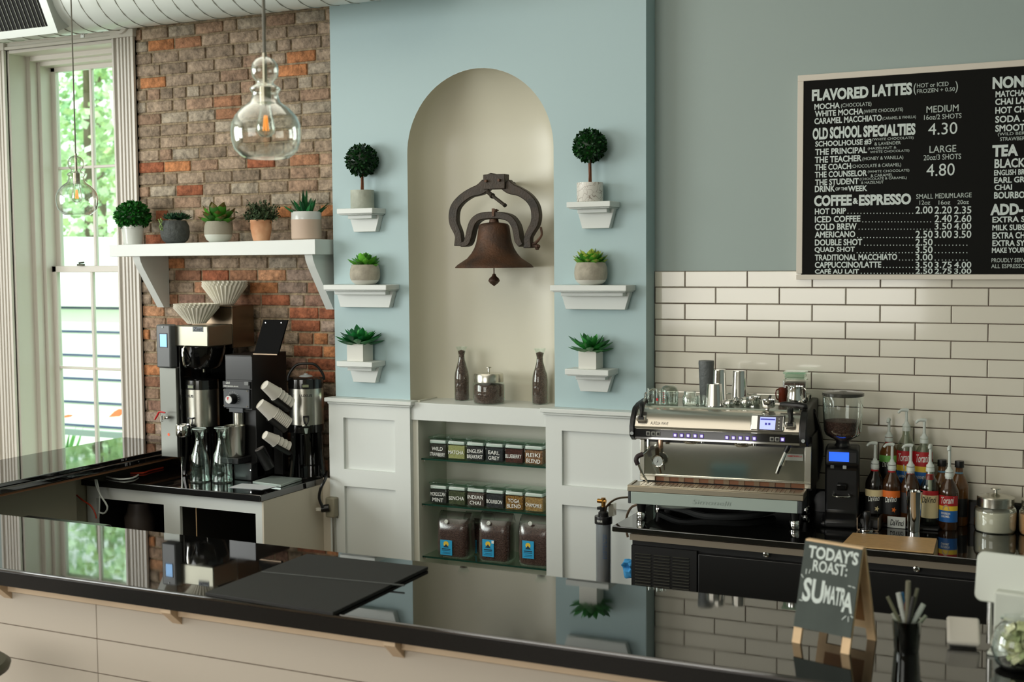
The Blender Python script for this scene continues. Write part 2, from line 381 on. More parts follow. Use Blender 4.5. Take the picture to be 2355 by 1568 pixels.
orange = mat('orange_cloth', (245, 95, 40), .7)
for (px, py, w, h, lab) in ((146, 958, 26, 9, 'small flat orange cloth outside, left pane of the lower sash'), (262, 950, 34, 20, 'pointed orange cloth outside, right pane of the lower sash')):
    p = PY(px, py, 7); q = mpx(p); W, Hh = w * q, h * q
    o = MB().add([(-W / 2, 0, -Hh / 2), (W / 2, 0, -Hh / 2 + .02), (W / 2, .1, Hh * .3), (W * .25, .05, Hh / 2), (-W * .2, .05, Hh * .15), (0, .15, -Hh * .3)], [(0, 1, 2, 3, 4), (1, 2, 5), (0, 5, 4), (0, 1, 5)]).build('garden_cloth', orange, loc=p)
    tag(o, lab, 'cloth')
# trees: trunk, crown of leaf cards
def tree(x, y, zc, r, h, seed, cols, lab):
    q = random.Random(seed); t = thing('garden_tree', lab, 'tree', (x, y, -1.3), group=None)
    MB().tube([(0, 0, 0), (.1, 0, zc * .5), (0, .1, zc + 1)], [.22, .16, .08], 8).build('trunk', mat('bark', (95, 80, 62), .9), t)
    b = MB()
    for i in range(4500):
        a, e = q.random() * 2 * PI, math.acos(2 * q.random() - 1); rr = r * (.55 + .5 * q.random()) * (1 + .25 * math.sin(3 * a + seed) * math.sin(2 * e))
        c = Vector((rr * math.sin(e) * math.cos(a), rr * math.sin(e) * math.sin(a), zc + 1.3 + h * rr / r * math.cos(e)))
        s1 = Vector((q.gauss(0, 1), q.gauss(0, 1), q.gauss(0, 1))).normalized() * (.06 + .08 * q.random()); s2 = s1.orthogonal().normalized() * s1.length
        b.quad(c - s1, c + s2, c + s1, c - s2, q.choice(cols))
    b.build('foliage', MT.get('tree_leaf') or attr_mat('tree_leaf', .8, 0, 60, .3), t, sharp=10)
L1 = [(.5, .62, .3), (.62, .8, .46), (.72, .88, .6), (.38, .52, .28), (.8, .92, .7)]
L2 = [(.3, .48, .28), (.4, .6, .36), (.5, .7, .46)]
for i, (px, py, Y, r, h, dx_, cc, lab) in enumerate(((190, 100, 16.5, 2.9, 5.2, 0, L1, 'pale green sunlit tree outside the window, filling the upper sash'), (190, 160, 17, 2.6, 4.6, 6.6, L1, 'bright green tree right of the one in the window, hidden by the brick wall'),
        (190, 200, 17, 2.6, 4, -6.8, L1, 'bright green tree left of the one in the window'), (190, 60, 25, 3.9, 7, .5, L2, 'taller darker green tree behind the sunlit one'))):
    p = PY(px, py, Y); tree(p.x + dx_, Y, p.z, r, h, i + 1, cc, lab)
o = MB(); q = random.Random(5); p = PZ(138, 1030, -.0)
for i in range(40): o.leaf((q.gauss(0, .06), q.gauss(0, .06), 0), (q.gauss(0, .4), q.gauss(0, .4), 1), (0, 1, .1), .4 + q.random() * .5, .06, .002, .1)
pg = PY(138, 1028, 8.3); tag(o.build('garden_shrub', mat('shrub', (70, 130, 50), .7), loc=(pg.x, 8.3, -1.3)), 'spiky green shrub just outside the bottom left window corner', 'shrub')

# ================================================================ LIGHT
w = bpy.data.worlds.new('world'); bpy.context.scene.world = w; w.use_nodes = True
w.node_tree.nodes['Background'].inputs[0].default_value = (.97, 1, .97, 1); w.node_tree.nodes['Background'].inputs[1].default_value = 2.3
def area(name, loc, look, sx, sy_, power, col):
    l = bpy.data.lights.new(name, 'AREA'); l.shape = 'RECTANGLE'; l.size = sx; l.size_y = sy_; l.energy = power; l.color = col
    o = bpy.data.objects.new(name, l); C.objects.link(o); o.location = loc
    o.rotation_euler = (Vector(look) - Vector(loc)).to_track_quat('-Z', 'Y').to_euler(); return o
area('window_light_left', (-8.6, -4.0, 2.5), (-3, -.1, 1.9), 2.8, 2.6, 185, (.97, 1, .98))
area('window_light_left', (-8.6, -6.8, 2.5), (-3, -.5, 1.6), 2.6, 2.6, 150, (.97, 1, .98))
area('shop_front_light', (-3.4, -9.2, 2.4), (-2.8, 0, 1.4), 3.2, 2.4, 125, (1, .98, .93))
area('ceiling_bounce', (-3.2, -3.5, 4.1), (-3.2, -3.5, 0), 4, 4, 60, (1, .93, .8))
l = bpy.data.lights.new('sun', 'SUN'); l.energy = 3.2; l.angle = .03; so = bpy.data.objects.new('sun', l); C.objects.link(so)
so.rotation_euler = (math.radians(50), 0, math.radians(-20))
vs_ = bpy.context.scene.view_settings; vs_.view_transform = 'Standard'; vs_.look = 'None'; vs_.exposure = .08; vs_.gamma = 1
# ================================================================ BUILT-INS, COUNTERS, SHELVES
for k in ('black_granite',):
    bn = MT[k].node_tree.nodes['Principled BSDF']; bn.inputs['IOR'].default_value = 2.15
    _nt = MT[k].node_tree; _n = _nt.nodes.new('ShaderNodeTexNoise'); _n.inputs['Scale'].default_value = 7; _n.inputs['Detail'].default_value = 8; _n.inputs['Distortion'].default_value = 1.5
    _m = _nt.nodes.new('ShaderNodeMapRange'); _m.inputs[1].default_value = .4; _m.inputs[2].default_value = .75; _m.inputs[3].default_value = .02; _m.inputs[4].default_value = .055
    _t = _nt.nodes.new('ShaderNodeTexCoord'); _nt.links.new(_t.outputs['Object'], _n.inputs['Vector']); _nt.links.new(_n.outputs['Fac'], _m.inputs[0]); _nt.links.new(_m.outputs[0], bn.inputs['Roughness'])
    bn.inputs['Specular IOR Level'].default_value = .5
steel = mat('brushed_steel', (205, 203, 192), .24, 1, bump=.02, bscale=200)
chrome = mat('chrome', (225, 225, 222), .06, 1)
dsteel = mat('dark_steel', (120, 105, 88), .28, 1)
black = mat('black_plastic', (16, 16, 16), .35)
blackm = mat('black_metal', (18, 18, 18), .5)
gloss_black = mat('gloss_black', (10, 10, 10), .08, coat=.6)
glass = thin_glass('clear_glass', (243, 250, 247), .75)
ggreen = thin_glass('green_glass', (222, 238, 229), .9)
wood = mat('pine_wood', (205, 172, 130), .5, var=.12, vscale=9)
bamboo = mat('bamboo', (196, 158, 108), .35, var=.08, vscale=30)
rubber = mat('rubber', (22, 23, 22), .7, bump=.3, bscale=400)
chalk = mat('chalk_paint', (214, 224, 220), .9)
white_ink = mat('white_ink', (235, 238, 232), .8)
black_ink = mat('black_ink', (25, 25, 25), .6)
beans = mat('coffee_beans', (62, 40, 32), .45, bump=1, bscale=160, rgb2=(112, 84, 74), vscale=170)

pl0, pl1 = PY(757, 1000, -.18).x, PY(943, 1000, -.18).x
pr0, pr1 = PY(1255, 1000, -.18).x, CX1 - .0
op0 = PY(963, 1100, -.15).x
fz = PY(963, 966, -.165).z
cab = thing('built_in_cabinet', 'white panelled built-in cabinet with open glass shelves under the arched niche', 'cabinet', ((pl0 + pr1) / 2, -.15, 0))
cm = Matrix.Translation((-(pl0 + pr1) / 2, .15, 0))
def pil(x0, x1, rects, name):
    b = MB(cm); f = -.18
    xs = [x0, rects[0][0], rects[0][1], x1]
    b.box(xs[0], xs[1], f, -.02, 0, zl - .02); b.box(xs[2], xs[3], f, -.02, 0, zl - .02)
    zt = zl - .02
    for (_, _, za, zb) in rects:
        b.box(xs[1], xs[2], f, -.02, zb, zt); zt = za
        b.box(xs[1], xs[2], f + .02, -.02, za, zb)
    b.box(xs[1], xs[2], f, -.02, 0, zt)
    b.build(name, white, cab)
pil(pl0, pl1, [(PY(790, 1000, -.18).x, PY(908, 1000, -.18).x, PY(790, 1078, -.18).z, PY(790, 960, -.18).z), (0, 0, .35, PY(790, 1117, -.18).z)], 'pilaster')
pil(pr0, pr1, [(PY(1292, 1000, -.18).x, PY(1454, 1000, -.18).x, PY(1292, 1116, -.18).z, PY(1292, 990, -.18).z), (0, 0, .35, PY(1292, 1160, -.18).z)], 'pilaster')
for x0, x1 in ((PY(746, 911, -.2).x, pl1 + .022), (pr0 - .022, pr1 + .012)):
    b = MB(cm); b.box(x0, x1, -.205, CY + .01, zl - .022, zl); b.box(x0 + .012, x1 - .012, -.193, -.15, zl - .034, zl - .022); b.build('ledge', white, cab, bevel=.004)
b = MB(cm); b.box(pl1, pr0, -.165, -.14, fz, zl - .008); b.build('fascia', white, cab, bevel=.002)
MB(cm).box(pl1 - .02, pr0 + .02, -.14, .14, zl - .03, zl - .008).build('niche_sill', white, cab)
inn = mat('cabinet_inner', (214, 214, 200), .5)
ir = pr0 + .12
b = MB(cm); b.box(pl1, op0, -.15, -.13, 0, fz); b.box(pl1 - .0, ir, .16, .17, 0, zl - .03)
b.box(op0 - .012, op0, -.13, .16, 0, fz + .1).box(ir, ir + .01, -.02, .16, 0, fz + .1).box(pl1, pr0, -.15, .16, 0, .3); b.box(pr0, ir, -.03, -.02, 0, fz + .1)
b.build('case', inn, cab)
shz = [PY(966, yy, -.12).z for yy in (1053, 1157, 1277)]
gedge = mat('glass_edge', (28, 62, 50), .1)
for i, z in enumerate(shz):
    t = thing('glass_shelf', ['top glass shelf, holding the upper row of tea jars', 'middle glass shelf, holding the lower row of tea jars', 'lowest glass shelf, under the coffee bags'][i], 'shelf', ((op0 + ir) / 2, 0, z), group='glass shelves in the white cabinet')
    hw = (ir - op0) / 2 - .001
    MB().box(-hw, hw, -.119, .155, -.007, 0).build('pane', ggreen, t)
    MB().box(-hw, hw, -.1215, -.119, -.008, .0005).build('front_edge', gedge, t)
    for sx in (-hw + .008,):
        for yy in (-.11, .1): MB().cyl((sx, yy, -.018), (sx, yy, -.0075), .008).build('shelf_pin', chrome, t)
# ---- brick wall shelf
fy = -.28; x0, x1 = PY(251.5, 575, fy).x, PY(724.5, 565, fy).x
zt0, zt1, zb_ = PY(251.5, 563.6, fy).z, PY(724.5, 549.8, fy).z, PY(251.5, 590, fy).z
ws = thing('wall_shelf', 'long white wall shelf on two brackets, carrying five potted plants', 'shelf', ((x0 + x1) / 2, fy / 2, zb_))
wm = Matrix.Translation((-(x0 + x1) / 2, -fy / 2, -zb_))
MB(wm).add([(x0, fy, zb_), (x1, fy, zb_), (x1, -.04, zb_), (x0, -.04, zb_), (x0, fy, zt0), (x1, fy, zt1), (x1, -.04, zt1), (x0, -.04, zt0)], [(0, 3, 2, 1), (4, 5, 6, 7), (0, 1, 5, 4), (1, 2, 6, 5), (2, 3, 7, 6), (3, 0, 4, 7)]).build('board', white, ws, bevel=.002)
for xa in (PY(305, 600, fy + .02).x, PY(700, 600, fy + .02).x):
    b = MB(wm); zb2 = PY(740, 711, -.06).z
    b.prism([(-.012, zb_), (fy + .022, zb_), (fy + .03, zb_ - .03), (fy + .05, zb_ - .065), (-.062, zb2), (-.012, zb2)], 'x', xa, xa + .05); b.build('bracket', white, ws)
# ---- six small ledge shelves
SH = {}
def ledge(key, xl, xr, y, yb, th, lab):
    f = CY - .137; a, c = PY(xl, y, f).x, PY(xr, y, f).x; z = PY(xl, y, f).z; zb = PY((xl + xr) / 2 + 25, yb, CY - .03).z
    t_ = mpx((a, f, z)) * th
    t = thing('ledge_shelf', lab, 'shelf', ((a + c) / 2, CY, z - t_), group='small white ledge shelves beside the niche'); w = (c - a) / 2
    b = MB(); b.box(-w, w, -.137, -.001, 0, t_); b.box(-w + .008, w - .008, -.127, -.001, -.006, 0); b.build('board', white, t, bevel=.003)
    b = MB(); b.box(-w + .035, w - .035, -.085, -.001, -.026, -.006); b.build('moulding', white, t, bevel=.003)
    q = zb - (z - t_); b = MB(); b.prism([(-w + .016, -.006), (w - .016, -.006), (w - .042, q), (-w + .042, q)], 'y', -.04, -.001); b.build('back_block', white, t, bevel=.002)
    SH[key] = ((a + c) / 2, z)
ledge('TL', 774, 856, 480, 533, 12, 'small white ledge shelf under the left ball topiary')
ledge('TR', 1302.4, 1403, 464.5, 525, 13, 'small white ledge shelf under the right ball topiary')
ledge('ML', 743.3, 887.8, 654.7, 706.5, 12, 'wide white ledge shelf under the round succulent pot left of the niche')
ledge('MR', 1264.5, 1440, 655.5, 711.4, 13.5, 'wide white ledge shelf under the round succulent pot right of the niche')
ledge('BL', 773.5, 855.5, 830.2, 878.8, 12, 'small white ledge shelf under the square pot left of the niche')
ledge('BR', 1298.4, 1399, 848, 900.4, 13.5, 'small white ledge shelf under the square pot right of the niche')

# ---- bar counter
zb = H - 1.057
bar = thing('bar_counter', 'front bar counter with polished black granite top over white shiplap boards', 'counter', (-2.2, -2.36, 0))
bm_ = Matrix.Translation((2.2, 2.36, 0))
MB(bm_).box(-5.36, 1.6, -2.70, -2.02, zb - .062, zb).build('granite_top', granite, bar, bevel=.005, seg=3)
MB(bm_).box(-5.36, 1.6, -2.7015, -2.6995, zb - .0605, zb - .011).build('front_edge', granite_edge, bar)
ship = mat('shiplap_white', (198, 188, 174), .5)
sy0 = -2.64; zs = [PY(0, yy, sy0).z for yy in (1432.7, 1508)]; ph = zs[0] - zs[1]
b = MB(bm_); z = zs[0] + ph; jx = PY(222, 1430, sy0).x; i = 0
while z > .05:
    for a, c in ((-5.3, jx), (jx, jx + 2.2), (jx + 2.2, 1.5)):
        b.box(a + .0015, c - .0015, sy0, sy0 + .02, max(z - ph + .003, .0), z - .001)
    z -= ph
b.build('shiplap', ship, bar)
MB(bm_).box(-5.3, 1.5, -2.0995, -2.09, .0, zb - .065).build('back_panel', mat('added_bar_back', (205, 203, 190), .5), bar)  # unseen pale panel, added to lighten the reflection in the machine's mirror
MB(bm_).box(-5.3, 1.5, sy0 + .006, -2.1, .0, zb - .065).build('carcass', mat('shiplap_gap', (120, 100, 85), .8), bar)
zt_ = PY(0, 1357, sy0 - .02).z
MB(bm_).box(-5.3, 1.5, sy0 - .02, sy0 - .0005, zt_, zb - .062).build('trim_strip', mat('pale_pine', (214, 190, 160), .5, var=.05), bar)
for pxx, pyy in ((2, 1347), (393, 1410), (905, 1488), (1560, 1590)):
    xx = PY(pxx, pyy, sy0 - .03).x
    b = MB(bm_); b.prism([(sy0 - .0005, zb - .063), (-2.695, zb - .063), (-2.695, zb - .075), (sy0 - .0005, zb - .125)], 'x', xx - .02, xx + .02); b.build('bracket', MT['pale_pine'], bar)
# ---- return counter towards the window
rt_ = thing('return_counter', 'raised black granite return counter running to the window', 'counter', (-5.07, -1.1, 0))
rm = Matrix.Translation((5.07, 1.1, 0))
MB(rm).box(-5.36, -4.775, -2.015, -.012, zb - .02, zb).build('granite_top', granite, rt_, bevel=.004, seg=3)
MB(rm).box(-5.36, -4.762, -2.015, -.012, zb - .052, zb - .0205).build('granite_under', granite, rt_, bevel=.008, seg=3)
MB(rm).box(-5.33, -4.775, -2.01, -.012, zb - .064, zb - .0525).build('plywood', mat('plywood', (150, 105, 70), .7), rt_)
yq = PX(176, 1160, -4.93).y
MB(rm).box(-5.28, -4.93, -2.01, yq, 0, zb - .0645).build('cabinet_body', mat('panel_greige', (168, 165, 145), .5), rt_)
MB(rm).box(-5.28, -5.001, yq + .02, -.012, 0, zb - .0645).build('end_panel', MT['panel_greige'], rt_)
# ---- coffee station cabinet
zc = H - 1.175
cs = thing('coffee_cabinet', 'white open-front cabinet with black stone top, carrying the coffee brewer', 'cabinet', (-4.35, -.36, 0))
qm = Matrix.Translation((4.35, .36, 0))
MB(qm).box(-5.0, -3.80, -.728, -.012, zc - .034, zc).build('granite_top', granite, cs, bevel=.003)
MB(qm).box(-5.0, -3.803, -.735, -.727, zc - .033, zc - .003).build('top_edge', granite_edge, cs)
f = -.705
o1a, o1b = PY(221, 1143, f).x, PY(376.5, 1159, f).x; o2a, o2b = PY(413.4, 1163.8, f).x, PY(587.7, 1181.7, f).x; oz = PY(413.4, 1163.8, f).z
b = MB(qm); b.box(-4.99, -3.812, f, f + .02, oz, zc - .035); b.box(-4.99, o1a, f, f + .02, 0, oz); b.box(o1b, o2a, f, f + .02, 0, oz); b.box(o2b, -3.812, f, f + .02, 0, oz); b.box(o1a, o2b, f, f + .02, 0, .12)
b.build('face_frame', white, cs)
MB(qm).box(-3.812, -3.802, f, -.012, 0, zc - .035).box(-3.802, -3.752, -.17, -.16, 0, zc).build('side_panel', mat('side_cream', (214, 206, 188), .5), cs)
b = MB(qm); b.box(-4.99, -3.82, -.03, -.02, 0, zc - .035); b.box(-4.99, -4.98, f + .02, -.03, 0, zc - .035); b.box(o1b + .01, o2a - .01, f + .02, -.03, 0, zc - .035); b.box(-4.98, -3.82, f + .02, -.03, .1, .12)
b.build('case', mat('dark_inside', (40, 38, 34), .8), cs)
MB(qm).box(o2a + .08, o2a + .084, f + .03, f + .034, .12, oz).build('inner_edge', wood, cs)
# things inside the cabinet
t = MB().lathe([(.001, 0), (.07, 0), (.08, .02), (.085, .22), (.07, .25), (.06, .3), (.001, .3)], 20).build('storage_canister', mat('dim_grey', (88, 78, 72), .5), loc=(PY(322, 1190, -.5).x, -.5, .42)); tag(t, 'dim grey canister with a rounded top inside the left cabinet opening', 'canister')
MB().box(-.16, .16, -.2, .2, -.299, 0).build('fridge_box', blackm, loc=(PY(322, 1190, -.5).x, -.42, .42))
tag(bpy.data.objects['fridge_box'], 'black box inside the left opening of the coffee cabinet', 'box')
# black bin with lid behind the bar
bz = PX(240, 1190, -4.3).z
bn = thing('waste_bin', 'black rectangular bin with a flat lid behind the bar', 'bin', (-4.42, -1.62, 0))
MB().box(-.25, .25, -.2, .2, 0, .8).build('body', black, bn, bevel=.02); 
o = MB().box(-.27, .27, -.22, .22, .8, .83).build('lid', mat('bin_lid', (22, 22, 22), .3), bn, bevel=.012)
BINO = bn
# ---- back counter with under-counter fridge
bs_ = MB().box(-1.91, XR - .01, -.034, -.0125, zc + .001, tz(13) - .001).build('counter_backsplash', granite_edge); tag(bs_, 'low black stone upstand along the back counter under the white tiles', 'backsplash')
bc = thing('back_counter', 'black stone back counter against the white tile wall', 'counter', (.2, -.35, zc))
km = Matrix.Translation((-.2, .35, -zc))
MB(km).box(-1.9153, XR - .01, -.70, -.012, zc - .025, zc).build('granite_top', granite, bc, bevel=.003)
fr = thing('undercounter_fridge', 'black under-counter fridge with a louvred vent panel, below the espresso machine', 'fridge', (.2, -.35, 0))
fm = Matrix.Translation((-.2, .35, 0)); f = -.66
fx0 = PY(1449, 1300, f).x; zs1, zs2 = PY(1447, 1226.5, f).z, PY(1447, 1240.6, f).z
MB(fm).box(fx0 + .004, XR - .02, f + .02, -.06, 0, zc - .027).build('body', blackm, fr)
MB(fm).box(fx0, XR - .02, f - .004, f + .02, zs2, zs1).build('steel_strip', mat('strip_steel', (172, 160, 142), .4, .7), fr)
v0, v1, vz = PY(1452, 1300, f).x, PY(1602, 1300, f).x, PY(1452, 1253, f).z
b = MB(fm); b.box(v0, v1, f, f + .018, .12, vz)
b.build('vent_panel', blackm, fr)
for a_, b_ in ((1461, 1497), (1503.5, 1540.5), (1547, 1585)):
    xa, xb = PY(a_, 1300, f).x, PY(b_, 1300, f).x; s = MB(fm); z = PY(1461, 1271, f).z; dz = PY(1461, 1271, f).z - PY(1461, 1278, f).z
    while z > .3:
        s.prism([(f - .001, z), (f - .006, z - .004), (f - .001, z - .007)], 'x', xa, xb); z -= dz
    s.build('louvre', mat('louvre_black', (52, 52, 46), .35), fr)
d0 = PY(1607, 1300, f).x; xlk = PY(1762, 1275, f); x2 = PY(2108, 1308, f)
for a_, b_, nm in ((d0, (xlk.x + x2.x) / 2 + .06, 'left'), ((xlk.x + x2.x) / 2 + .065, 1.5, 'right')):
    d_ = MB(fm).box(a_, b_, f - .012, f + .018, .12, PY(1607, 1272, f).z).build('door', mat('fridge_black', (13, 13, 13), .42), fr, bevel=.004)
for p in (xlk, x2):
    t = MB(fm @ Matrix.Translation((p.x, f, p.z)) @ Matrix.Rotation(PI / 2, 4, 'X')); t.lathe([(.0125, 0), (.0125, .006), (.008, .009), (.007, .006), (.001, .006)], 20); t.build('lock', chrome, fr)

# ---- ceiling duct
Yd, Rd, Zd = -.6, .22, H + 1.26 + .22
du = thing('air_duct', 'large white spiral air duct under the ceiling', 'duct', (-5, Yd, Zd))
b = MB(); n = 40; xs = [-2.6, 1.9]
b.cyl((-2.6, 0, 0), (2.05, 0, 0), Rd, seg=48); b.build('pipe', mat('duct_white', (214, 222, 216), .3), du)
s = MB(); pts = []; L = 4.6; pitch = .118; tot = int(L / pitch * 20)
for i in range(tot):
    a = 2 * PI * i / 20; pts.append((-2.58 + pitch * a / (2 * PI), -(Rd + .0015) * math.cos(a), -(Rd + .0015) * math.sin(a)))
s.tube(pts, .003, 5, smooth=1); s.build('seam', mat('duct_seam', (150, 152, 142), .4), du)
b = MB(Matrix.Rotation(math.radians(-25), 4, 'X'))   # local -y faces outwards
# register: local box on the duct's lower front face
gx0, gx1 = -1.1, -.035
rg = MB(Matrix.Rotation(math.radians(25), 4, 'X')).box(gx0, gx1, -.262, -.15, -.145, .145).build('register', mat('galvanised', (190, 196, 190), .35, .4), du)
G = Matrix.Rotation(math.radians(25), 4, 'X')
b = MB(G)
b.box(gx0 - .02, gx1 + .012, -.27, -.263, .11, .15); b.box(gx0 - .02, gx1 + .012, -.27, -.263, -.15, -.11); b.box(gx1 - .04, gx1 + .012, -.27, -.263, -.11, .11); b.build('frame', MT['galvanised'], rg)
b = MB(G); b.box(gx0, gx1 - .04, -.2645, -.2625, -.11, .11); b.build('shade_sheet', mat('vent_dark', (12, 14, 12), .8), rg)  # dark sheet in place of the shaded hollow behind the vanes
b = MB(G)
for i in range(34): b.box(gx1 - .06 - i * .0295, gx1 - .057 - i * .0295, -.269, -.2648, -.11, .11)
b.build('vane', mat('vane', (125, 128, 118), .5, .6), rg)
# duct hanger tab seen near the window head
p = PY(190, 78, -.55); t = MB().box(-.012, .012, -.004, .004, -.02, .05).cyl((0, -.008, 0), (0, .008, 0), .006).build('hanger_clip', white, du, loc=p - du.location)

# ---- pendant lamps
def pendant(px, ytop, ybot, depth, lab, idx):
    p = CAM + ray(px, ybot) * depth; k = depth / FPX; Ht = (ybot - ytop) * k
    t = thing('pendant_lamp', lab, 'lamp', p, group='clear glass gourd pendant lamps')
    R0 = Ht * .352 * 1.0
    # profile measured from the photo, fractions of the glass height from the bottom
    pr = [(.28, 0), (.20, .005), (.28, 0), (.33, .02), (.42, .085), (.455, .17), (.465, .25), (.455, .33), (.41, .41), (.33, .48), (.25, .525), (.2, .55), (.175, .6), (.17, .635), (.19, .66), (.205, .675), (.195, .69), (.14, .715), (.105, .735), (.115, .755), (.16, .79), (.178, .84), (.18, .87), (.165, .92), (.12, .965), (.05, .99), (.02, 1.0)]
    pr = pr[2:]
    g = MB(); g.lathe([(r * Ht * .74, z * Ht) for r, z in pr], 48); g.build('glass_shade', MT['lamp_glass'], t, sharp=80)
    b = MB(); b.cyl((0, 0, Ht * .74), (0, 0, Ht * 1.03), Ht * .022, seg=12); b.cyl((0, 0, Ht * .52), (0, 0, Ht * .7), Ht * .058, seg=20); b.cyl((0, 0, Ht * .7), (0, 0, Ht * .74), Ht * .05, Ht * .022, seg=20); b.build('socket', mat('nickel', (172, 165, 148), .3, 1), t)
    b = MB(); b.lathe([(.05, .52), (.055, .47), (.075, .38), (.09, .3), (.085, .25), (.05, .215), (.001, .205)], 24); b.v = [(x * Ht, y * Ht, z * Ht) for x, y, z in b.v]; b.build('bulb', MT['lamp_glass'], t, sharp=80)
    b = MB()
    for a in range(4):
        c_, s_ = math.cos(a * PI / 2 + .4), math.sin(a * PI / 2 + .4); b.cyl((c_ * .012 * Ht, s_ * .012 * Ht, .42 * Ht), (c_ * .028 * Ht, s_ * .028 * Ht, .27 * Ht), .006 * Ht, seg=6)
    b.build('filament', mat('filament', (255, 160, 60), .5, emit=.7), t)
    MB().cyl((0, 0, Ht * 1.03), (0, 0, ZC - p.z - .03), .0035 if idx else .005, seg=8).lathe([(.06, ZC - p.z - .03), (.06, ZC - p.z), (.001, ZC - p.z)], 24).build('cord', mat('lamp_cord', (100, 98, 86) if not idx else (40, 38, 30), .5), t)
thin_glass('lamp_glass', (248, 250, 247), 2.0)
pendant(613, 132, 364, 3.62, 'larger-looking clear glass gourd pendant with a filament bulb, in front of the brick wall', 0)
pendant(178, 358, 494, 6.45, 'smaller-looking clear glass gourd pendant hanging in front of the window', 1)
# ================================================================ PLANTS
def leafmat(name, rough=.45): return attr_mat(name, rough, .15, 30, .25, .4)
lm = leafmat('leaf'); lm.node_tree.nodes['Principled BSDF'].inputs['Roughness'].default_value = .4
soil = mat('soil', (45, 35, 26), .95, bump=.5, bscale=120)
def leafball(c, r, n, s, cols, seed, flat=0, sz=1.0):
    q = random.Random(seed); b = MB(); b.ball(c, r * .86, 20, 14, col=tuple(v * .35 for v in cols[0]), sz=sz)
    for i in range(n):
        z = 1 - 2 * (i + .5) / n; a = i * 2.39996; e = math.sqrt(max(0, 1 - z * z)); d = Vector((e * math.cos(a), e * math.sin(a), z))
        if flat and z < -flat: continue
        d = (d + Vector((q.gauss(0, .12), q.gauss(0, .12), q.gauss(0, .12)))).normalized(); up = Vector((q.gauss(0, 1), q.gauss(0, 1), q.gauss(0, 1)))
        dd = (d + up.normalized() * .55).normalized(); p = Vector((d.x, d.y, d.z * sz)) * (r * (.84 + .06 * q.random())) + Vector(c)
        b.leaf(p, dd, up, s * (.8 + .5 * q.random()), s * .7, 0, .25, q.choice(cols))
    return b
def rosette(c, rad, h, rings, cols, seed, L0=.5, wide=.5, thick=.08, tip=None, jit=.15):
    """rings: list of (count, elevation deg, length factor)"""
    q = random.Random(seed); b = MB(); o = 0
    for cnt, el, lf in rings:
        o += .6
        for i in range(cnt):
            a = 2 * PI * i / cnt + o + q.gauss(0, .08); e = math.radians(el + q.gauss(0, 5)); d = Vector((math.cos(a) * math.cos(e), math.sin(a) * math.cos(e), math.sin(e)))
            L = rad * lf * (1 + q.gauss(0, jit * .5)); up = Vector((-math.cos(a) * math.sin(e), -math.sin(a) * math.sin(e), math.cos(e)))
            b.leaf(Vector(c) + d * rad * .08, d, up, L, L * wide, L * thick, .18, q.choice(cols), tip)
    return b
def potted(name, label, cat, px, Y, zbase, group=None):
    p = PY(px, 500, Y); return thing(name, label, cat, (p.x, Y, zbase), group=group), mpx((p.x, Y, zbase))
G1 = [(.012, .10, .014), (.02, .15, .02), (.008, .07, .012), (.03, .19, .03)]
G0 = [(.006, .05, .01), (.01, .075, .014), (.004, .035, .008), (.016, .10, .018)]
def topiary(key, px, yb, w, h, byc, br, pm, lab, seed):
    t, k = potted('potted_topiary', lab, 'plant', px, CY - .07, SH[key][1], 'ball topiaries on the small ledge shelves')
    r = w / 2 * k; hh = h * k
    MB().lathe([(.001, 0), (r * .94, 0), (r, .004), (r, hh), (r * .88, hh), (r * .88, hh - .01), (.001, hh - .012)], 36).build('pot', pm, t, sharp=50)
    zc_ = PY(px, byc, CY - .07).z - SH[key][1]
    s = MB()
    for a in (0, 2.1, 4.2): s.tube([(.006 * math.cos(a), .006 * math.sin(a), hh - .015), (.004 * math.cos(a + 1), .004 * math.sin(a + 1), (hh + zc_) / 2), (.006 * math.cos(a + 2), .006 * math.sin(a + 2), zc_)], .0045, 6)
    s.build('stem', mat('stem_brown', (112, 66, 38), .7, var=.2, vscale=40), t)
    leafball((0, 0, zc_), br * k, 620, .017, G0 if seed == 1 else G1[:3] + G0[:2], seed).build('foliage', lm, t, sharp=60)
marble = mat('marble_pot', (226, 222, 214), .35, rgb2=(218, 212, 204))
nt = marble.node_tree; tcn = nt.nodes.new('ShaderNodeTexCoord'); vn = nt.nodes.new('ShaderNodeTexVoronoi'); vn.feature = 'DISTANCE_TO_EDGE'; vn.inputs['Scale'].default_value = 28
nn = nt.nodes.new('ShaderNodeTexNoise'); nn.inputs['Scale'].default_value = 14; va = nt.nodes.new('ShaderNodeMixRGB'); va.inputs[0].default_value = .12
nt.links.new(tcn.outputs['Object'], nn.inputs['Vector']); nt.links.new(tcn.outputs['Object'], va.inputs[1]); nt.links.new(nn.outputs['Color'], va.inputs[2]); nt.links.new(va.outputs[0], vn.inputs['Vector'])
rp = nt.nodes.new('ShaderNodeValToRGB'); rp.color_ramp.elements[0].color = lin((135, 120, 108)); rp.color_ramp.elements[1].color = lin((228, 226, 218)); rp.color_ramp.elements[0].position = .0; rp.color_ramp.elements[1].position = .035
nt.links.new(vn.outputs['Distance'], rp.inputs[0]); nt.links.new(rp.outputs[0], nt.nodes['Principled BSDF'].inputs['Base Color'])
topiary('TL', 834, 475, 54, 42, 369, 37, mat('ribbed_grey_pot', (178, 184, 170), .6, bump=.4, bscale=30, var=.1, vscale=20), 'dark green ball topiary in a pale grey pot, left of the niche', 1)
topiary('TR', 1357, 464, 61, 44, 335, 38, marble, 'green ball topiary in a white marbled pot, right of the niche', 2)
concrete = mat('concrete', (172, 166, 150), .8, bump=.3, bscale=80, var=.15, vscale=25)
S1 = [(.10, .38, .03), (.07, .27, .025), (.16, .5, .05), (.05, .2, .02)]
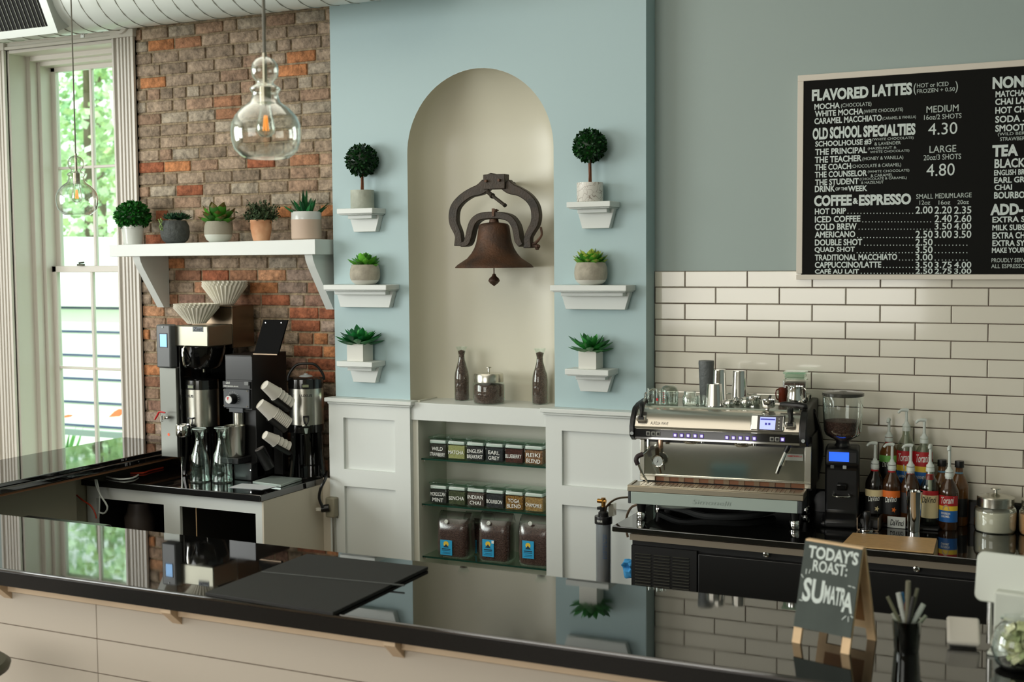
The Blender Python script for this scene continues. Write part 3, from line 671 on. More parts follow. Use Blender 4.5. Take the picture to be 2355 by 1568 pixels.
def round_pot(t, r, h, split, ma, mb_, top=.86, base=.6):
    pr = [(base * r, 0), (r * .85, h * .14), (r * .97, h * .32), (r, h * .52), (r * .97, h * .76), (r * top, h)]
    def at(zz):
        for (ra, za), (rb_, zb_) in zip(pr, pr[1:]):
            if za <= zz <= zb_: return ra + (rb_ - ra) * (zz - za) / (zb_ - za)
        return r
    zs_ = split * h; lo = [p for p in pr if p[1] < zs_] + [(at(zs_), zs_)]; hi = [(at(zs_) + .0005, zs_)] + [p for p in pr if p[1] > zs_]
    if split > 0: MB().lathe([(.001, 0)] + lo, 40).build('pot_base', mb_, t, sharp=60)
    MB().lathe((hi if split > 0 else [(.001, 0)] + lo + hi) + [(r * top * .9, h), (r * top * .88, h * .86), (.001, h * .85)], 40).build('pot', ma, t, sharp=60)
pot_white = mat('pot_white', (222, 222, 212), .45)
for key, px, w, h, lw, lh, lab, seed in (('ML', 837.5, 70, 46, 37, 36, 'light green succulent in a round grey and white pot, left of the niche', 3), ('MR', 1358.5, 77, 52, 41, 40, 'yellow-green succulent in a round concrete pot with white base, right of the niche', 4)):
    t, k = potted('potted_succulent', lab, 'plant', px, CY - .07, SH[key][1], 'succulents in round pots beside the niche')
    round_pot(t, w / 2 * k, h * k, .22, concrete, pot_white)
    rosette((0, 0, h * k * .86), lw * k, lh * k, [(9, 8, 1.0), (9, 24, 1.0), (8, 42, .95), (6, 60, .85), (4, 76, .75)], S1, seed, wide=.5, thick=.09, tip=(.32, .42, .06) if seed == 4 else None).build('foliage', lm, t, sharp=60)
S2 = [(.015, .17, .045), (.02, .22, .05), (.01, .11, .035), (.04, .3, .06)]
for key, px, fx0_, fx1_, yt, yb, lw, lab, seed in (('BL', 825, 801, 838, 790, 830, 51, 'spreading blue-green succulent in a square white pot, left of the niche', 5), ('BR', 1358, 1332, 1373, 806, 848, 54, 'spreading green succulent in a square white pot, right of the niche', 6)):
    t, k = potted('potted_succulent', lab, 'plant', px, CY - .07, SH[key][1], 'succulents in square white pots beside the niche')
    w = (PY(fx1_, yt, CY - .105).x - PY(fx0_, yt, CY - .105).x) / 2; hh = (yb - yt) * k; cxx = (PY(fx1_, yt, CY - .105).x + PY(fx0_, yt, CY - .105).x) / 2; t.location.x = cxx
    b = MB(); b.box(-w, w, -w, w, 0, hh - .004); b.box(-w, -w + .006, -w, w, hh - .004, hh).box(w - .006, w, -w, w, hh - .004, hh).box(-w + .006, w - .006, -w, -w + .006, hh - .004, hh).box(-w + .006, w - .006, w - .006, w, hh - .004, hh); b.build('pot', mat('matte_white_pot', (226, 226, 218), .6), t, bevel=.0015)
    rosette((0, 0, hh * .93), lw * k, 0, [(10, 6, 1.0), (9, 16, 1.0), (8, 30, .88), (6, 46, .78), (4, 66, .65)], S2 if seed == 5 else [(.03, .24, .04), (.05, .3, .06), (.02, .15, .03)], seed, wide=.42, thick=.05).build('foliage', lm, t, sharp=60)
# five pots on the long shelf
YS = -.17
def shz_at(x): return zt0 + (zt1 - zt0) * (x - x0) / (x1 - x0)
x0, x1 = PY(251.5, 575, fy).x, PY(724.5, 565, fy).x
def sp(px, name, lab, cat='plant'):
    x = PY(px, 550, YS).x; z = zt0 + (zt1 - zt0) * (x - x0) / (x1 - x0); t = thing(name, lab, cat, (x, YS, z + .0005), group='potted plants on the long wall shelf'); return t, mpx((x, YS, z)), z
t, k, z = sp(306.5, 'potted_bush', 'round bright green bush in a white tapered pot, leftmost on the long shelf')
b = MB(); r = 25.5 * k; h = PY(306.5, 518, YS).z - z
b.lathe([(.001, 0), (r * .8, 0), (r * .97, h * .82), (r * 1.02, h * .83), (r * 1.03, h), (r * .9, h), (r * .88, h * .85), (.001, h * .84)], 36).build('pot', mat('glazed_white', (218, 222, 216), .15), t, sharp=50)
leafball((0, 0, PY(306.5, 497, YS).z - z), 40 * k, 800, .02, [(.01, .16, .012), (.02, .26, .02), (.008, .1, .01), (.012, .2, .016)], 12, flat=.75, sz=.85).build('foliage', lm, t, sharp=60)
t, k, z = sp(403, 'potted_succulent', 'dark trailing succulent in a dark grey ridged round pot on the long shelf')
hp_ = PY(403, 507.5, YS).z - z
round_pot(t, 33 * k, hp_, 0, mat('ridged_dark_pot', (72, 76, 74), .7, bump=.8, bscale=45, var=.2, vscale=30), pot_white, top=.78, base=.55)
q = random.Random(21); b = MB(); dk = [(.02, .07, .035), (.03, .1, .04), (.012, .045, .025), (.05, .14, .06)]
for i in range(13):
    a = q.random() * 2 * PI; rr = 26 * k * math.sqrt(q.random()); c = Vector((rr * math.cos(a), rr * math.sin(a), hp_ + .002 + q.random() * .016)); n_ = 9
    s = rosette(c, .039, 0, [(7, 12, 1), (6, 35, .9), (4, 65, .7)], dk, i + 40, wide=.42, thick=.1); b.v += [v for v in s.v]; o_ = len(b.v) - len(s.v); b.f += [tuple(x + o_ for x in f_) for f_ in s.f]; b.c += s.c
for j in range(26):
    zz = hp_ + .01 - j * .0026; b.ball((-.036 + .008 * math.sin(j * 2.1) + .0012 * j * .3, -31 * k + .006 * math.cos(j * 1.7) - .004, zz), .0042, 6, 5, col=(.25, .38, .12))
b.build('foliage', lm, t, sharp=60)
t, k, z = sp(502.5, 'potted_succulent', 'glossy green succulent in a round grey pot with white lower half, long shelf')
hp_ = PY(502, 509, YS).z - z; round_pot(t, 32 * k, hp_, .37, mat('warm_grey_pot', (158, 154, 138), .7, bump=.2, bscale=80), mat('pale_pot', (212, 216, 206), .5))
rosette((0, 0, hp_ * .9), 44 * k, 0, [(9, 10, 1.0), (8, 28, 1.0), (6, 50, 1.1)], [(.05, .22, .02), (.08, .32, .03), (.03, .14, .015)], 31, wide=.55, thick=.09, tip=(.12, .1, .02)).build('foliage', lm, t, sharp=60)
t, k, z = sp(601, 'potted_herb', 'bushy grey-green herb in a small terracotta pot on the long shelf')
hp_ = PY(601, 506, YS).z - z; r = 25 * k
MB().lathe([(.001, 0), (r * .72, 0), (r * .82, hp_ * .2), (r * .97, hp_ * .6), (r * .96, hp_ * .86), (r * 1.0, hp_ * .88), (r * 1.0, hp_), (r * .9, hp_), (r * .88, hp_ * .8), (.001, hp_ * .8)], 36).build('pot', mat('terracotta', (198, 140, 100), .75, rgb2=(218, 172, 135), vscale=14), t, sharp=50)
q = random.Random(33); b = MB(); hb = [(.06, .12, .05), (.1, .17, .08), (.04, .08, .035), (.16, .24, .12)]; st = MB()
for i in range(130):
    a = q.random() * 2 * PI; el = math.radians(15 + 75 * q.random()); L = (.088 + .04 * q.random()) * (1.25 if q.random() < .12 else 1); d = Vector((math.cos(a) * math.cos(el), math.sin(a) * math.cos(el), math.sin(el) * .95)); base = Vector((.02 * math.cos(a), .02 * math.sin(a), hp_ * .85))
    tip = base + d * L * Vector((1.35, 1.0, 1.25)).length / 1.7 * 1.2; tip = base + Vector((d.x * .8, d.y * .7, d.z * .95)) * L
    st.cyl(base, tip, .0012, .0006, 4)
    for j in range(14):
        p = base.lerp(tip, .15 + .85 * j / 13); up = Vector((q.gauss(0, 1), q.gauss(0, 1), q.gauss(0, 1))).normalized(); b.leaf(p, (d * .5 + up).normalized(), d, .016, .009, 0, .2, q.choice(hb))
b.build('foliage', lm, t, sharp=60); st.build('stem', mat('herb_stem', (90, 90, 60), .8), t)
t, k, z = sp(705.5, 'potted_aloe', 'spiky aloe in a ribbed beige pot with white rim, rightmost on the long shelf')
hp_ = PY(705, 487, YS).z - z; r = 34.5 * k
MB().lathe([(.001, 0), (r * .93, 0), (r, .008)] + [(r * (1 + .006 * (i % 2)), .008 + (hp_ * .72 - .008) * i / 24) for i in range(25)], 40).build('pot_base', mat('beige_pot', (198, 176, 158), .7), t, sharp=80)
MB().lathe([(r * 1.005, hp_ * .72), (r * 1.0, hp_ * .96), (r * .96, hp_), (r * .9, hp_ * .98), (r * .88, hp_ * .85), (.001, hp_ * .84)], 40).build('pot', mat('glazed_rim', (205, 208, 204), .2), t, sharp=60)
q = random.Random(8); b = MB()
for i in range(30):
    a = q.random() * 2 * PI; el = math.radians(12 + 68 * q.random()); L = .08 + .05 * q.random()
    if i in (3, 9): el = math.radians(84); L = .15
    d = Vector((math.cos(a) * math.cos(el), math.sin(a) * math.cos(el), math.sin(el))); b.leaf((.018 * math.cos(a), .018 * math.sin(a), hp_ * .82), d, (0, 0, 1) if el < 1.3 else (1, 0, 0), L, .027, .006, .12, q.choice([(.02, .16, .05), (.03, .2, .06), (.015, .1, .035)]))
b.build('foliage', lm, t, sharp=60)

# ================================================================ THE BELL
bell = thing('hanging_bell', 'rusty cast iron school bell in its yoke and mounting frame, hung in the arched niche', 'bell', (PY(1136.8, 600, -.1).x, -.1, PY(1136.8, 616, -.1).z))
BF = Fr(bell.location); s5 = 5.225
iron = mat('rusted_iron', (66, 50, 40), .55, .35, bump=.35, bscale=90, rgb2=(92, 62, 42), vscale=12)
iron2 = mat('dark_iron', (46, 42, 36), .5, .4, bump=.3, bscale=110, rgb2=(62, 52, 42), vscale=14)
def bp(x, y, v=0): return BF.px(1000 + x / s5, 380 + y / s5, v)
kk = mpx(bell.location) / s5
pf = [(473, 1235), (468, 1222), (440, 1195), (385, 1160), (325, 1120), (275, 1060), (240, 1000), (215, 930), (200, 850), (190, 770), (183, 735), (165, 712), (120, 700), (60, 692), (50, 640), (.5, 636)]
b = MB(); b.lathe([(r * kk, (1237 - y) * kk) for r, y in pf], 64)
b.lathe([(r * kk, (1237 - y) * kk) for r, y in [(473, 1235), (455, 1225), (300, 1130), (215, 1000), (170, 850), (150, 740), (.5, 730)]], 64); b.build('bell_body', iron, bell, sharp=70)
def ribbon(mb, path, wd, v0, v1):
    pts = []
    for i in range(len(path) - 1):
        p0 = path[max(i - 1, 0)]; p1 = path[i]; p2 = path[i + 1]; p3 = path[min(i + 2, len(path) - 1)]
        for j in range(4):
            t = j / 4; pts.append((tuple(.5 * (2 * p1[c] + (p2[c] - p0[c]) * t + (2 * p0[c] - 5 * p1[c] + 4 * p2[c] - p3[c]) * t * t + (3 * p1[c] - p0[c] - 3 * p2[c] + p3[c]) * t ** 3) for c in (0, 1)), wd[i] + (wd[i + 1] - wd[i]) * t))
    pts.append((path[-1], wd[-1])); vs = []; n = len(pts)
    for i, (p, w) in enumerate(pts):
        a = pts[max(i - 1, 0)][0]; c = pts[min(i + 1, n - 1)][0]; dx, dy = c[0] - a[0], c[1] - a[1]; L = math.hypot(dx, dy) or 1; nx, ny = -dy / L, dx / L
        o1 = bp(p[0] + nx * w / 2, p[1] + ny * w / 2); o2 = bp(p[0] - nx * w / 2, p[1] - ny * w / 2)
        vs += [(o1[0], v0, o1[1]), (o2[0], v0, o2[1]), (o2[0], v1, o2[1]), (o1[0], v1, o1[1])]
    fs = [(0, 1, 2, 3), tuple(4 * (n - 1) + j for j in (3, 2, 1, 0))]
    for i in range(n - 1):
        for j in range(4): fs.append((4 * i + j, 4 * i + (j + 1) % 4, 4 * i + 4 + (j + 1) % 4, 4 * i + 4 + j))
    mb.add(vs, fs)
b = MB()
LP = [(640, 225), (560, 290), (440, 335), (330, 410), (258, 500), (235, 600), (242, 700), (280, 790), (300, 860), (298, 970)]
RP = [(855, 225), (920, 280), (1040, 325), (1140, 395), (1205, 490), (1225, 600), (1212, 700), (1165, 790), (1130, 870), (1128, 995)]
ribbon(b, LP, [150, 135, 105, 100, 100, 102, 98, 88, 80, 100], -.02, .02); ribbon(b, RP, [150, 135, 105, 100, 100, 102, 98, 88, 80, 95], -.02, .02)
b.build('mounting_frame', iron2, bell, bevel=.004, sharp=50)
a_, c_ = bp(615, 118), bp(875, 285); m_ = bp(705, 96)
b = MB(); b.prism([(a_[0], c_[1]), (c_[0], c_[1]), (c_[0], a_[1]), (m_[0] + .02, a_[1] + .001), (m_[0], m_[1]), (m_[0] - .02, a_[1] + .001), (a_[0], a_[1])], 'y', -.035, .02)
b.cyl(((a_[0] + c_[0]) / 2, .02, (a_[1] + c_[1]) / 2), ((a_[0] + c_[0]) / 2, .205, (a_[1] + c_[1]) / 2), .012); b.build('wall_plate', iron2, bell, bevel=.003)
for x_, y_ in ((660, 195), (815, 185)):
    p = bp(x_, y_); MB().cyl((p[0], -.035, p[1]), (p[0], -.05, p[1]), .008, .007, 6).build('bolt', iron, bell)
b = MB(); YP = [(330, 955), (400, 935), (430, 860), (450, 770), (485, 680), (555, 622), (650, 605), (740, 602), (830, 608), (920, 640), (980, 720), (1005, 810), (1020, 900), (1060, 965)]
ribbon(b, YP, [50, 75, 78, 80, 82, 84, 86, 84, 86, 84, 82, 80, 78, 60], -.028, .028); b.build('yoke', iron2, bell, bevel=.004, sharp=50)
b = MB(); p = bp(733, 545); b.box(p[0] - .007, p[0] + .007, -.034, -.028, p[1] - .03, p[1] + .01); b.cyl((p[0], 0, p[1] - .02), (p[0], 0, p[1] + .008), .008); b.cyl((p[0] , 0, p[1] - .002), (p[0], 0, p[1] + .005), .016, seg=6); b.build('yoke_nut', iron, bell)
p, p2, p3 = bp(680, 325), bp(760, 370), bp(970, 495)
b = MB(); b.cyl((p[0], -.04, p[1]), (p2[0], -.07, p2[1]), .011); b.cyl((p2[0], -.07, p2[1]), (p3[0], -.12, p3[1]), .0085); b.cyl((p2[0] - .002, -.068, p2[1]), (p2[0] + .006, -.073, p2[1] - .003), .014); b.cyl((p3[0] - .004, -.119, p3[1] + .003), (p3[0], -.122, p3[1]), .0105); b.build('striker_rod', iron2, bell)
p = bp(712, 1390); b = MB(); b.cyl((p[0], 0, p[1] + .01), (p[0], 0, .06), .003); b.lathe([(.001, -.027), (.006, -.022), (.018, -.014), (.0285, -.002), (.029, .004), (.024, .014), (.012, .024), (.008, .036), (.003, .038)], 24, cx=p[0], cz=p[1]); b.build('clapper', iron, bell)
b = MB(); P5 = [bp(x_, y_) for x_, y_ in ((1150, 965), (1200, 940), (1250, 890), (1285, 830), (1275, 760))]; b.tube([(p[0], 0, p[1]) for p in P5], [.011, .009, .007, .006, .007], 8); p = bp(1275, 755); b.ball((p[0], 0, p[1]), .007, 8, 6)
p, p2 = bp(1080, 965), bp(1260, 975); b.cyl((p[0], 0, p[1]), (p2[0], 0, p2[1]), .008); b.cyl((p2[0] - .02, 0, p2[1] - .003), (p2[0] - .008, 0, p2[1] - .003), .015, seg=8); b.build('crank_lever', iron, bell)

# ================================================================ NICHE AND CABINET CONTENTS
def carafe_prof(r, h): return [(r * .93, 0), (r, .006), (r, h * .42), (r * .93, h * .52), (r * .68, h * .64), (r * .45, h * .76), (r * .42, h * .84), (r * .55, h * .94), (r * .78, h)]
for px, yb, yt, w, lab in ((1062.5, 909, 797, 35, 'glass carafe filled with coffee beans, left end of the niche sill'), (1242, 914, 801, 37, 'glass carafe filled with coffee beans, right end of the niche sill')):
    zf = zl - .0075; p = PY(px, yb, .02); k = mpx(p); t = thing('bean_carafe', lab, 'carafe', (p.x, p.y, zf), group='bean carafes in the niche')
    r, h = w / 2 * k, PY(px, yt, p.y).z - zf; pr = carafe_prof(r, h)
    MB().lathe([(.001, .002)] + pr, 36).build('glass_body', glass, t, sharp=80)
    MB().lathe([(.001, .004)] + [(q_[0] - .0025, max(q_[1], .004)) for q_ in pr if q_[1] < h * .93] + [(r * .5, h * .92), (.001, h * .94)], 28).build('coffee_beans', beans, t, sharp=80)
p = PY(1124.5, 915, -.045); k = mpx(p); t = thing('bean_jar', 'squat glass jar of coffee beans with a steel knob lid, on the niche sill', 'jar', (p.x, p.y, zl - .0075)); r = 36.5 * k
h = PY(1124, 876, p.y).z - zl + .0075
MB().lathe([(.001, .001), (r * .93, 0), (r, .012), (r, h * .82), (r * .9, h), (r * .86, h * 1.02)], 40).build('glass_body', glass, t, sharp=80)
MB().lathe([(.001, .004), (r * .92, .004), (r * .96, .012), (r * .96, h * .82), (r * .8, h * .86), (.001, h * .88)], 32).build('coffee_beans', beans, t, sharp=80)
b = MB(); b.lathe([(r * .93, h * .98), (r * .93, h * 1.3), (r * .88, h * 1.36), (.02, h * 1.4), (.006, h * 1.42), (.005, h * 1.58), (.014, h * 1.6), (.014, h * 1.64), (.001, h * 1.66)], 40); b.build('lid', steel, t, sharp=40)

# tea jars
tea = [('wild strawberry', ['WILD', 'STRAWBERRY'], (48, 44, 42), (70, 62, 56)), ('matcha', ['MATCHA'], (168, 164, 108), (178, 174, 120)), ('english breakfast', ['ENGLISH', 'BREAKFAST'], (40, 38, 42), (58, 54, 58)), ('earl grey', ['EARL', 'GREY'], (38, 38, 44), (58, 58, 64)), ('blueberry', ['BLUEBERRY'], (58, 26, 26), (96, 44, 36)), ('reiki blend', ['REIKI', 'BLEND'], (120, 70, 45), (176, 134, 100)),
       ('moroccan mint', ['MOROCCAN', 'MINT'], (38, 38, 36), (60, 58, 54)), ('sencha', ['SENCHA'], (64, 68, 46), (92, 96, 66)), ('indian chai', ['INDIAN', 'CHAI'], (76, 54, 46), (110, 96, 92)), ('bourbon', ['BOURBON'], (36, 34, 38), (66, 64, 70)), ('yoga blend', ['YOGA', 'BLEND'], (112, 66, 30), (186, 138, 66)), ('chamomile', ['CHAMOMILE'], (158, 116, 66), (190, 152, 98))]
jx0, jx1 = PY(986, 1050, -.10).x, PY(1248, 1060, -.10).x; jp = (jx1 - jx0 + .006) / 6; jw = jp - .006
band = mat('jar_seal', (205, 214, 208), .35); kj = mpx((-2.9, -.1, H - .9))
for i, (nm, words, ca, cb) in enumerate(tea):
    row, c = divmod(i, 6); x = jx0 + c * jp + jw / 2; z = shz[row] + .0005; W = jw / 2; hj = 51 * kj
    t = thing('tea_jar', 'square glass jar of %s tea, hand-lettered %s, on the %s glass shelf' % (nm if nm != 'matcha' else 'pale green matcha', ' '.join(words), ['top', 'middle'][row]), 'jar', (x, -.10 + W, z), group='square tea jars on the glass shelves')
    MB().box(-W, W, -W, W, 0, hj * .8).build('glass_body', glass, t, bevel=.006)
    MB().box(-W + .004, W - .004, -W + .004, W - .004, .004, hj * .64).build('tea_leaves', mat('tea_%d' % i, ca, .9, bump=.6, bscale=200, rgb2=cb, vscale=120), t, bevel=.004)
    MB().box(-W + .005, W - .005, -W + .003, W - .005, hj * .68, hj * .84).build('seal', band, t, bevel=.004)
    MB().box(-W - .001, W + .001, -W - .001, W + .001, hj * .9, hj).box(-W + .004, W - .004, -W + .004, W - .004, hj * .84, hj * .9).build('lid', ggreen, t, bevel=.003)
    b = MB(); n = len(words); q = random.Random(i)
    for j, wd in enumerate(words):
        ww = min(W * .86, W * (.1 + .13 * len(wd))); hh = hj * .17; zc2 = hj * (.33 if n == 1 else (.45 if j == 0 else .2))
        text(b, wd, -ww, ww, zc2 - hh / 2, zc2 + hh / 2, v=-W - .0012, offset=.008, shear=.1 * q.random(), slant=q.gauss(0, .002))
    b.build('lettering', white_ink, t)
# coffee bags
bagm = thin_glass('bag_film', (240, 238, 238), 1.7, .2); bluel = mat('blue_label', (45, 165, 215), .45)
zs3 = shz[2] + .0005
def bag(px0, px1, yb, ytop, lx0, ly0, lx1, ly1, vx, vy, yfront, lab, sticker=False):
    a, c = PY(px0, yb, yfront).x, PY(px1, yb, yfront).x; hh = PY(px0, ytop, yfront).z - zs3; W = (c - a) / 2; D = .13
    t = thing('coffee_bag', lab, 'bag', ((a + c) / 2, yfront + D / 2, zs3), group='clear bags of roasted coffee on the lowest glass shelf')
    F = Fr(t.location); q = random.Random(int(px0)); vs = []; fs = []; st = [(0, .94, .9), (.08, 1, 1), (.3, 1.02, 1.03), (.6, 1, 1), (.8, 1.0, .9), (.93, 1.02, .5), (1, 1.0, .06)]; n = 28
    for zf_, wf_, df_ in st:
        for i in range(n):
            an = 2 * PI * i / n; cx_, sy_2 = math.cos(an), math.sin(an); e = .45
            vs.append((W * wf_ * math.copysign(abs(cx_) ** e, cx_) + q.gauss(0, .0015), D / 2 * df_ * math.copysign(abs(sy_2) ** e, sy_2) + q.gauss(0, .0015) + (D * .18 * max(0, zf_ - .7)), hh * zf_))
    for j in range(len(st) - 1):
        for i in range(n): fs.append((j * n + i, j * n + (i + 1) % n, (j + 1) * n + (i + 1) % n, (j + 1) * n + i))
    fs.append(tuple(range(n - 1, -1, -1))); fs.append(tuple(range((len(st) - 1) * n, len(st) * n)))
    MB().add(vs, fs).build('film', bagm, t, sharp=80)
    b = MB(Matrix.Diagonal((.97, .95, .97, 1))); k0_ = len(st); b.add(vs[:5 * n], [f_ for f_ in fs[:4 * n]] + [tuple(range(n - 1, -1, -1)), tuple(range(4 * n, 5 * n))]); b.build('coffee_beans', beans, t, sharp=80)
    if lx0:
        u0, w1 = F.px(lx0, ly0, -D / 2); u1, w0 = F.px(lx1, ly1, -D / 2); w0 = max(w0, .006)
        yv = -D / 2 * 1.05 - .002
        lb = MB().box(u0, u1, yv, yv + .002, w0, w1).build('label', bluel, t)
        um, lh = (u0 + u1) / 2, w1 - w0
        e = MB(); e.lathe([(.001, 0), ((u1 - u0) * .22, 0)], 20); e.v = [(um + x_, yv - .0006, w0 + lh * .74 + y_) for x_, y_, z_ in e.v]; e.build('sun_emblem', mat('label_yellow', (235, 200, 60), .5), lb)
        e = MB(); e.add([(um - .014, yv - .001, w0 + lh * .55), (um + .014, yv - .001, w0 + lh * .55), (um, yv - .001, w0 + lh * .74)], [(0, 1, 2)]); e.add([(um - .02, yv - .0012, w0 + lh * .52), (um + .02, yv - .0012, w0 + lh * .52), (um, yv - .0012, w0 + lh * .6)], [(0, 1, 2)])
        for j_, (f1, f2) in enumerate(((.38, .44), (.3, .33), (.18, .2), (.1, .12))): e.box(um - (u1 - u0) * (.36 if j_ != 2 else .25), um + (u1 - u0) * .36, yv - .0012, yv - .0006, w0 + lh * f1, w0 + lh * f2)
        e.build('label_print', mat('label_navy', (24, 60, 80), .5), lb)
        if sticker: MB().box(u1 - .012, u1 + .002, yv - .0016, yv - .0012, w1 - .018, w1 - .003).build('sticker', white_ink, lb)
    if vx:
        u, w_ = F.px(vx, vy, -D / 2 * .95); e = MB(Matrix.Translation((u, -D / 2 * .92, w_)) @ Matrix.Rotation(PI / 2 - .25, 4, 'X')); e.lathe([(.011, 0), (.011, .005), (.006, .007), (.005, .005), (.001, .005)], 20); e.build('valve', mat('valve_white', (210, 214, 206), .4), t)
bag(1001, 1072, 1272, 1178, 1013.5, 1240, 1040.7, 1277, 1026.6, 1199.7, -.115, 'left clear bag of dark coffee with a blue label on the lowest shelf')
bag(1096, 1168, 1280, 1180, 1110, 1239, 1136.7, 1281, 1124, 1203, -.115, 'middle clear coffee bag with a blue label and white sticker on the lowest shelf', True)
bag(1188, 1262, 1284, 1187, 1202, 1242, 1228.7, 1285, 1219.7, 1204, -.115, 'right clear bag of dark coffee with a blue label, partly behind the white pilaster')
bag(1058, 1120, 1262, 1180, 1082, 1240, 1097, 1275, None, None, .022, 'coffee bag standing behind the left and middle bags, only its blue label edge showing')
# ================================================================ COFFEE STATION
def fbox(mb, F, x0, x1, yt, yb, v0, v1, yref=None):
    """box whose front face (local depth v0) spans pixels x0..x1, yt..yb (yt, yb read at x0)"""
    u0, w1 = F.px(x0, yt, v0); _, w0 = F.px(x0, yb, v0); u1, _ = F.px(x1, yt, v0)
    mb.box(u0, u1, v0, v1, w0, w1); return u0, u1, w0, w1
lcd = mat('lcd_blue', (120, 178, 235), .3, emit=.9); red = mat('red_plastic', (196, 30, 34), .35)
pgrey = mat('panel_grey', (92, 95, 96), .35); led = mat('amber_lamp', (225, 85, 25), .3, emit=.3)
hx, hf, tf, tb = -4.333, -.458, -.246, -.05
br = thing('coffee_brewer', 'tall stainless and black coffee brewer with a small blue screen', 'coffee maker', (-4.48, -.25, zc)); BR = Fr(br.location)
def V(Y, o=br): return Y - o.location.y
ux = hx - br.location.x
b = MB(); u0, w1 = BR.px(400, 748, V(hf)); _, w0 = BR.px(400, 796, V(hf)); b.box(u0, ux, V(hf), V(tf), w0, w1); b.build('brew_head', mat('head_steel', (142, 140, 126), .3, .9), br, bevel=.006); HT = w1; HB = w0
b = MB(); ut, wt = BR.px(440, 702, V(tf)); b.box(ut, ux, V(tf), V(tb), HB - .02, wt); b.build('water_tank', dsteel, br, bevel=.003); TT = wt
b = MB(); b.box(ut - .002, ux + .001, V(tf) - .004, V(tf) + .03, wt - .012, wt - .009); b.build('lid_seam', black, br)
b = MB(); fbox(b, BR, 358, 390, 746, 845, V(-.5), V(-.44)); p = b.build('control_panel', pgrey, br, bevel=.008)
b = MB(); fbox(b, BR, 365.5, 384, 765.5, 799, V(-.502), V(-.5)); b.build('screen_bezel', black, p); b = MB(); fbox(b, BR, 367.5, 382.5, 768, 797, V(-.5035), V(-.502)); b.build('screen', lcd, p)
b = MB(); u0, w1 = BR.px(374, 752, V(-.5)); b.cyl((u0, V(-.5), w1), (u0, V(-.503), w1), .005); b.build('power_button', mat('btn', (170, 175, 175), .4), p)
b = MB(); u0, w0_ = BR.px(371.5, 1049, V(-.46)); u1, w1 = BR.px(404, 846, V(-.46)); b.box(u0, u1, V(-.46), V(-.40), w0_, w1); col_ = b.build('steel_column', mat('column_steel', (122, 124, 118), .4, .75), br, bevel=.003)
b = MB(); ub, _ = BR.px(404, 900, V(-.44)); b.box(ub, ux - .06, V(-.17), V(tb), .02, HB); b.box(ub - .03, ub + .035, V(-.44), V(-.17), w0_, HB + .03); b.box(ub - .02, ux, V(-.17), V(tb), .02, .05); b.build('back_body', gloss_black, br, bevel=.004)
b = MB(); b.cyl((u1 - .008, V(-.42), 0), (u1 - .008, V(-.42), w0_), .006, .009, 12); b.cyl((u1 - .008, V(-.12), 0), (u1 - .008, V(-.12), w0_ + .01), .009); b.cyl((ux - .03, V(-.1), 0), (ux - .03, V(-.1), .03), .009); b.build('leg', chrome, br)
b = MB(); u, w = BR.px(388, 999, V(-.46)); b.lathe([(.001, 0), (.008, 0)], 16); b.v = [(u + x, V(-.4612), w + y) for x, y, z in b.v]; b.build('warning_lamp', led, br)
b = MB(); u, w = BR.px(384, 959, V(-.47)); b.cyl((u - .02, V(-.485), w), (u + .022, V(-.485), w), .008); b.cyl((u, V(-.46), w), (u, V(-.5), w), .009); b.cyl((u - .012, V(-.5), w - .022), (u - .012, V(-.5), w + .012), .008); b.build('tap', chrome, br)
b = MB(); P_ = [BR.px(x, y, V(-.505)) for x, y in ((356, 965), (362, 955), (367, 947), (380, 949))]; b.tube([(a_, V(-.505), c_) for a_, c_ in P_], [.004, .005, .005, .004], 8); b.build('tap_handle', red, br)
b = MB(); u, w = BR.px(462, 798, V(-.36)); k = mpx((-4.5, -.36, 1.5)); b.lathe([(.001, -52 * k), (34 * k, -52 * k), (40 * k, -46 * k), (50 * k, -14 * k), (52 * k, 0), (.001, 0)], 36, cx=u, cyy=V(-.34), cz=HB - .001); b.build('filter_basket', gloss_black, br)
b = MB(); q1, q2 = BR.px(427, 800, V(-.45)), BR.px(430, 842, V(-.45)); b.tube([(q1[0], V(-.44), HB - .003), (q1[0], V(-.47), HB - .012), (q2[0], V(-.47), q2[1] + .01), (q2[0], V(-.44), q2[1])], .008, 8); b.build('basket_handle', chrome, br)
b = MB(); b.cyl((u, V(-.34), HB - 52 * k), (u, V(-.34), HB - 62 * k), .007); b.build('spout', chrome, br)
u0, w1 = BR.px(443, 750.5, V(hf) - .001); u1, w0_ = BR.px(467, 763, V(hf) - .001); b = MB(); b.box(u0, u1, V(hf) - .002, V(hf), w0_, w1); bd = b.build('badge', mat('badge_grey', (85, 95, 100), .4), br)
b = MB(); text(b, 'Zest', u0 + .004, u1 - .004, w0_ + .005, w1 - .004, v=V(hf) - .003, shear=.2); b.build('badge_lettering', mat('dark_ink', (30, 34, 40), .5), bd)
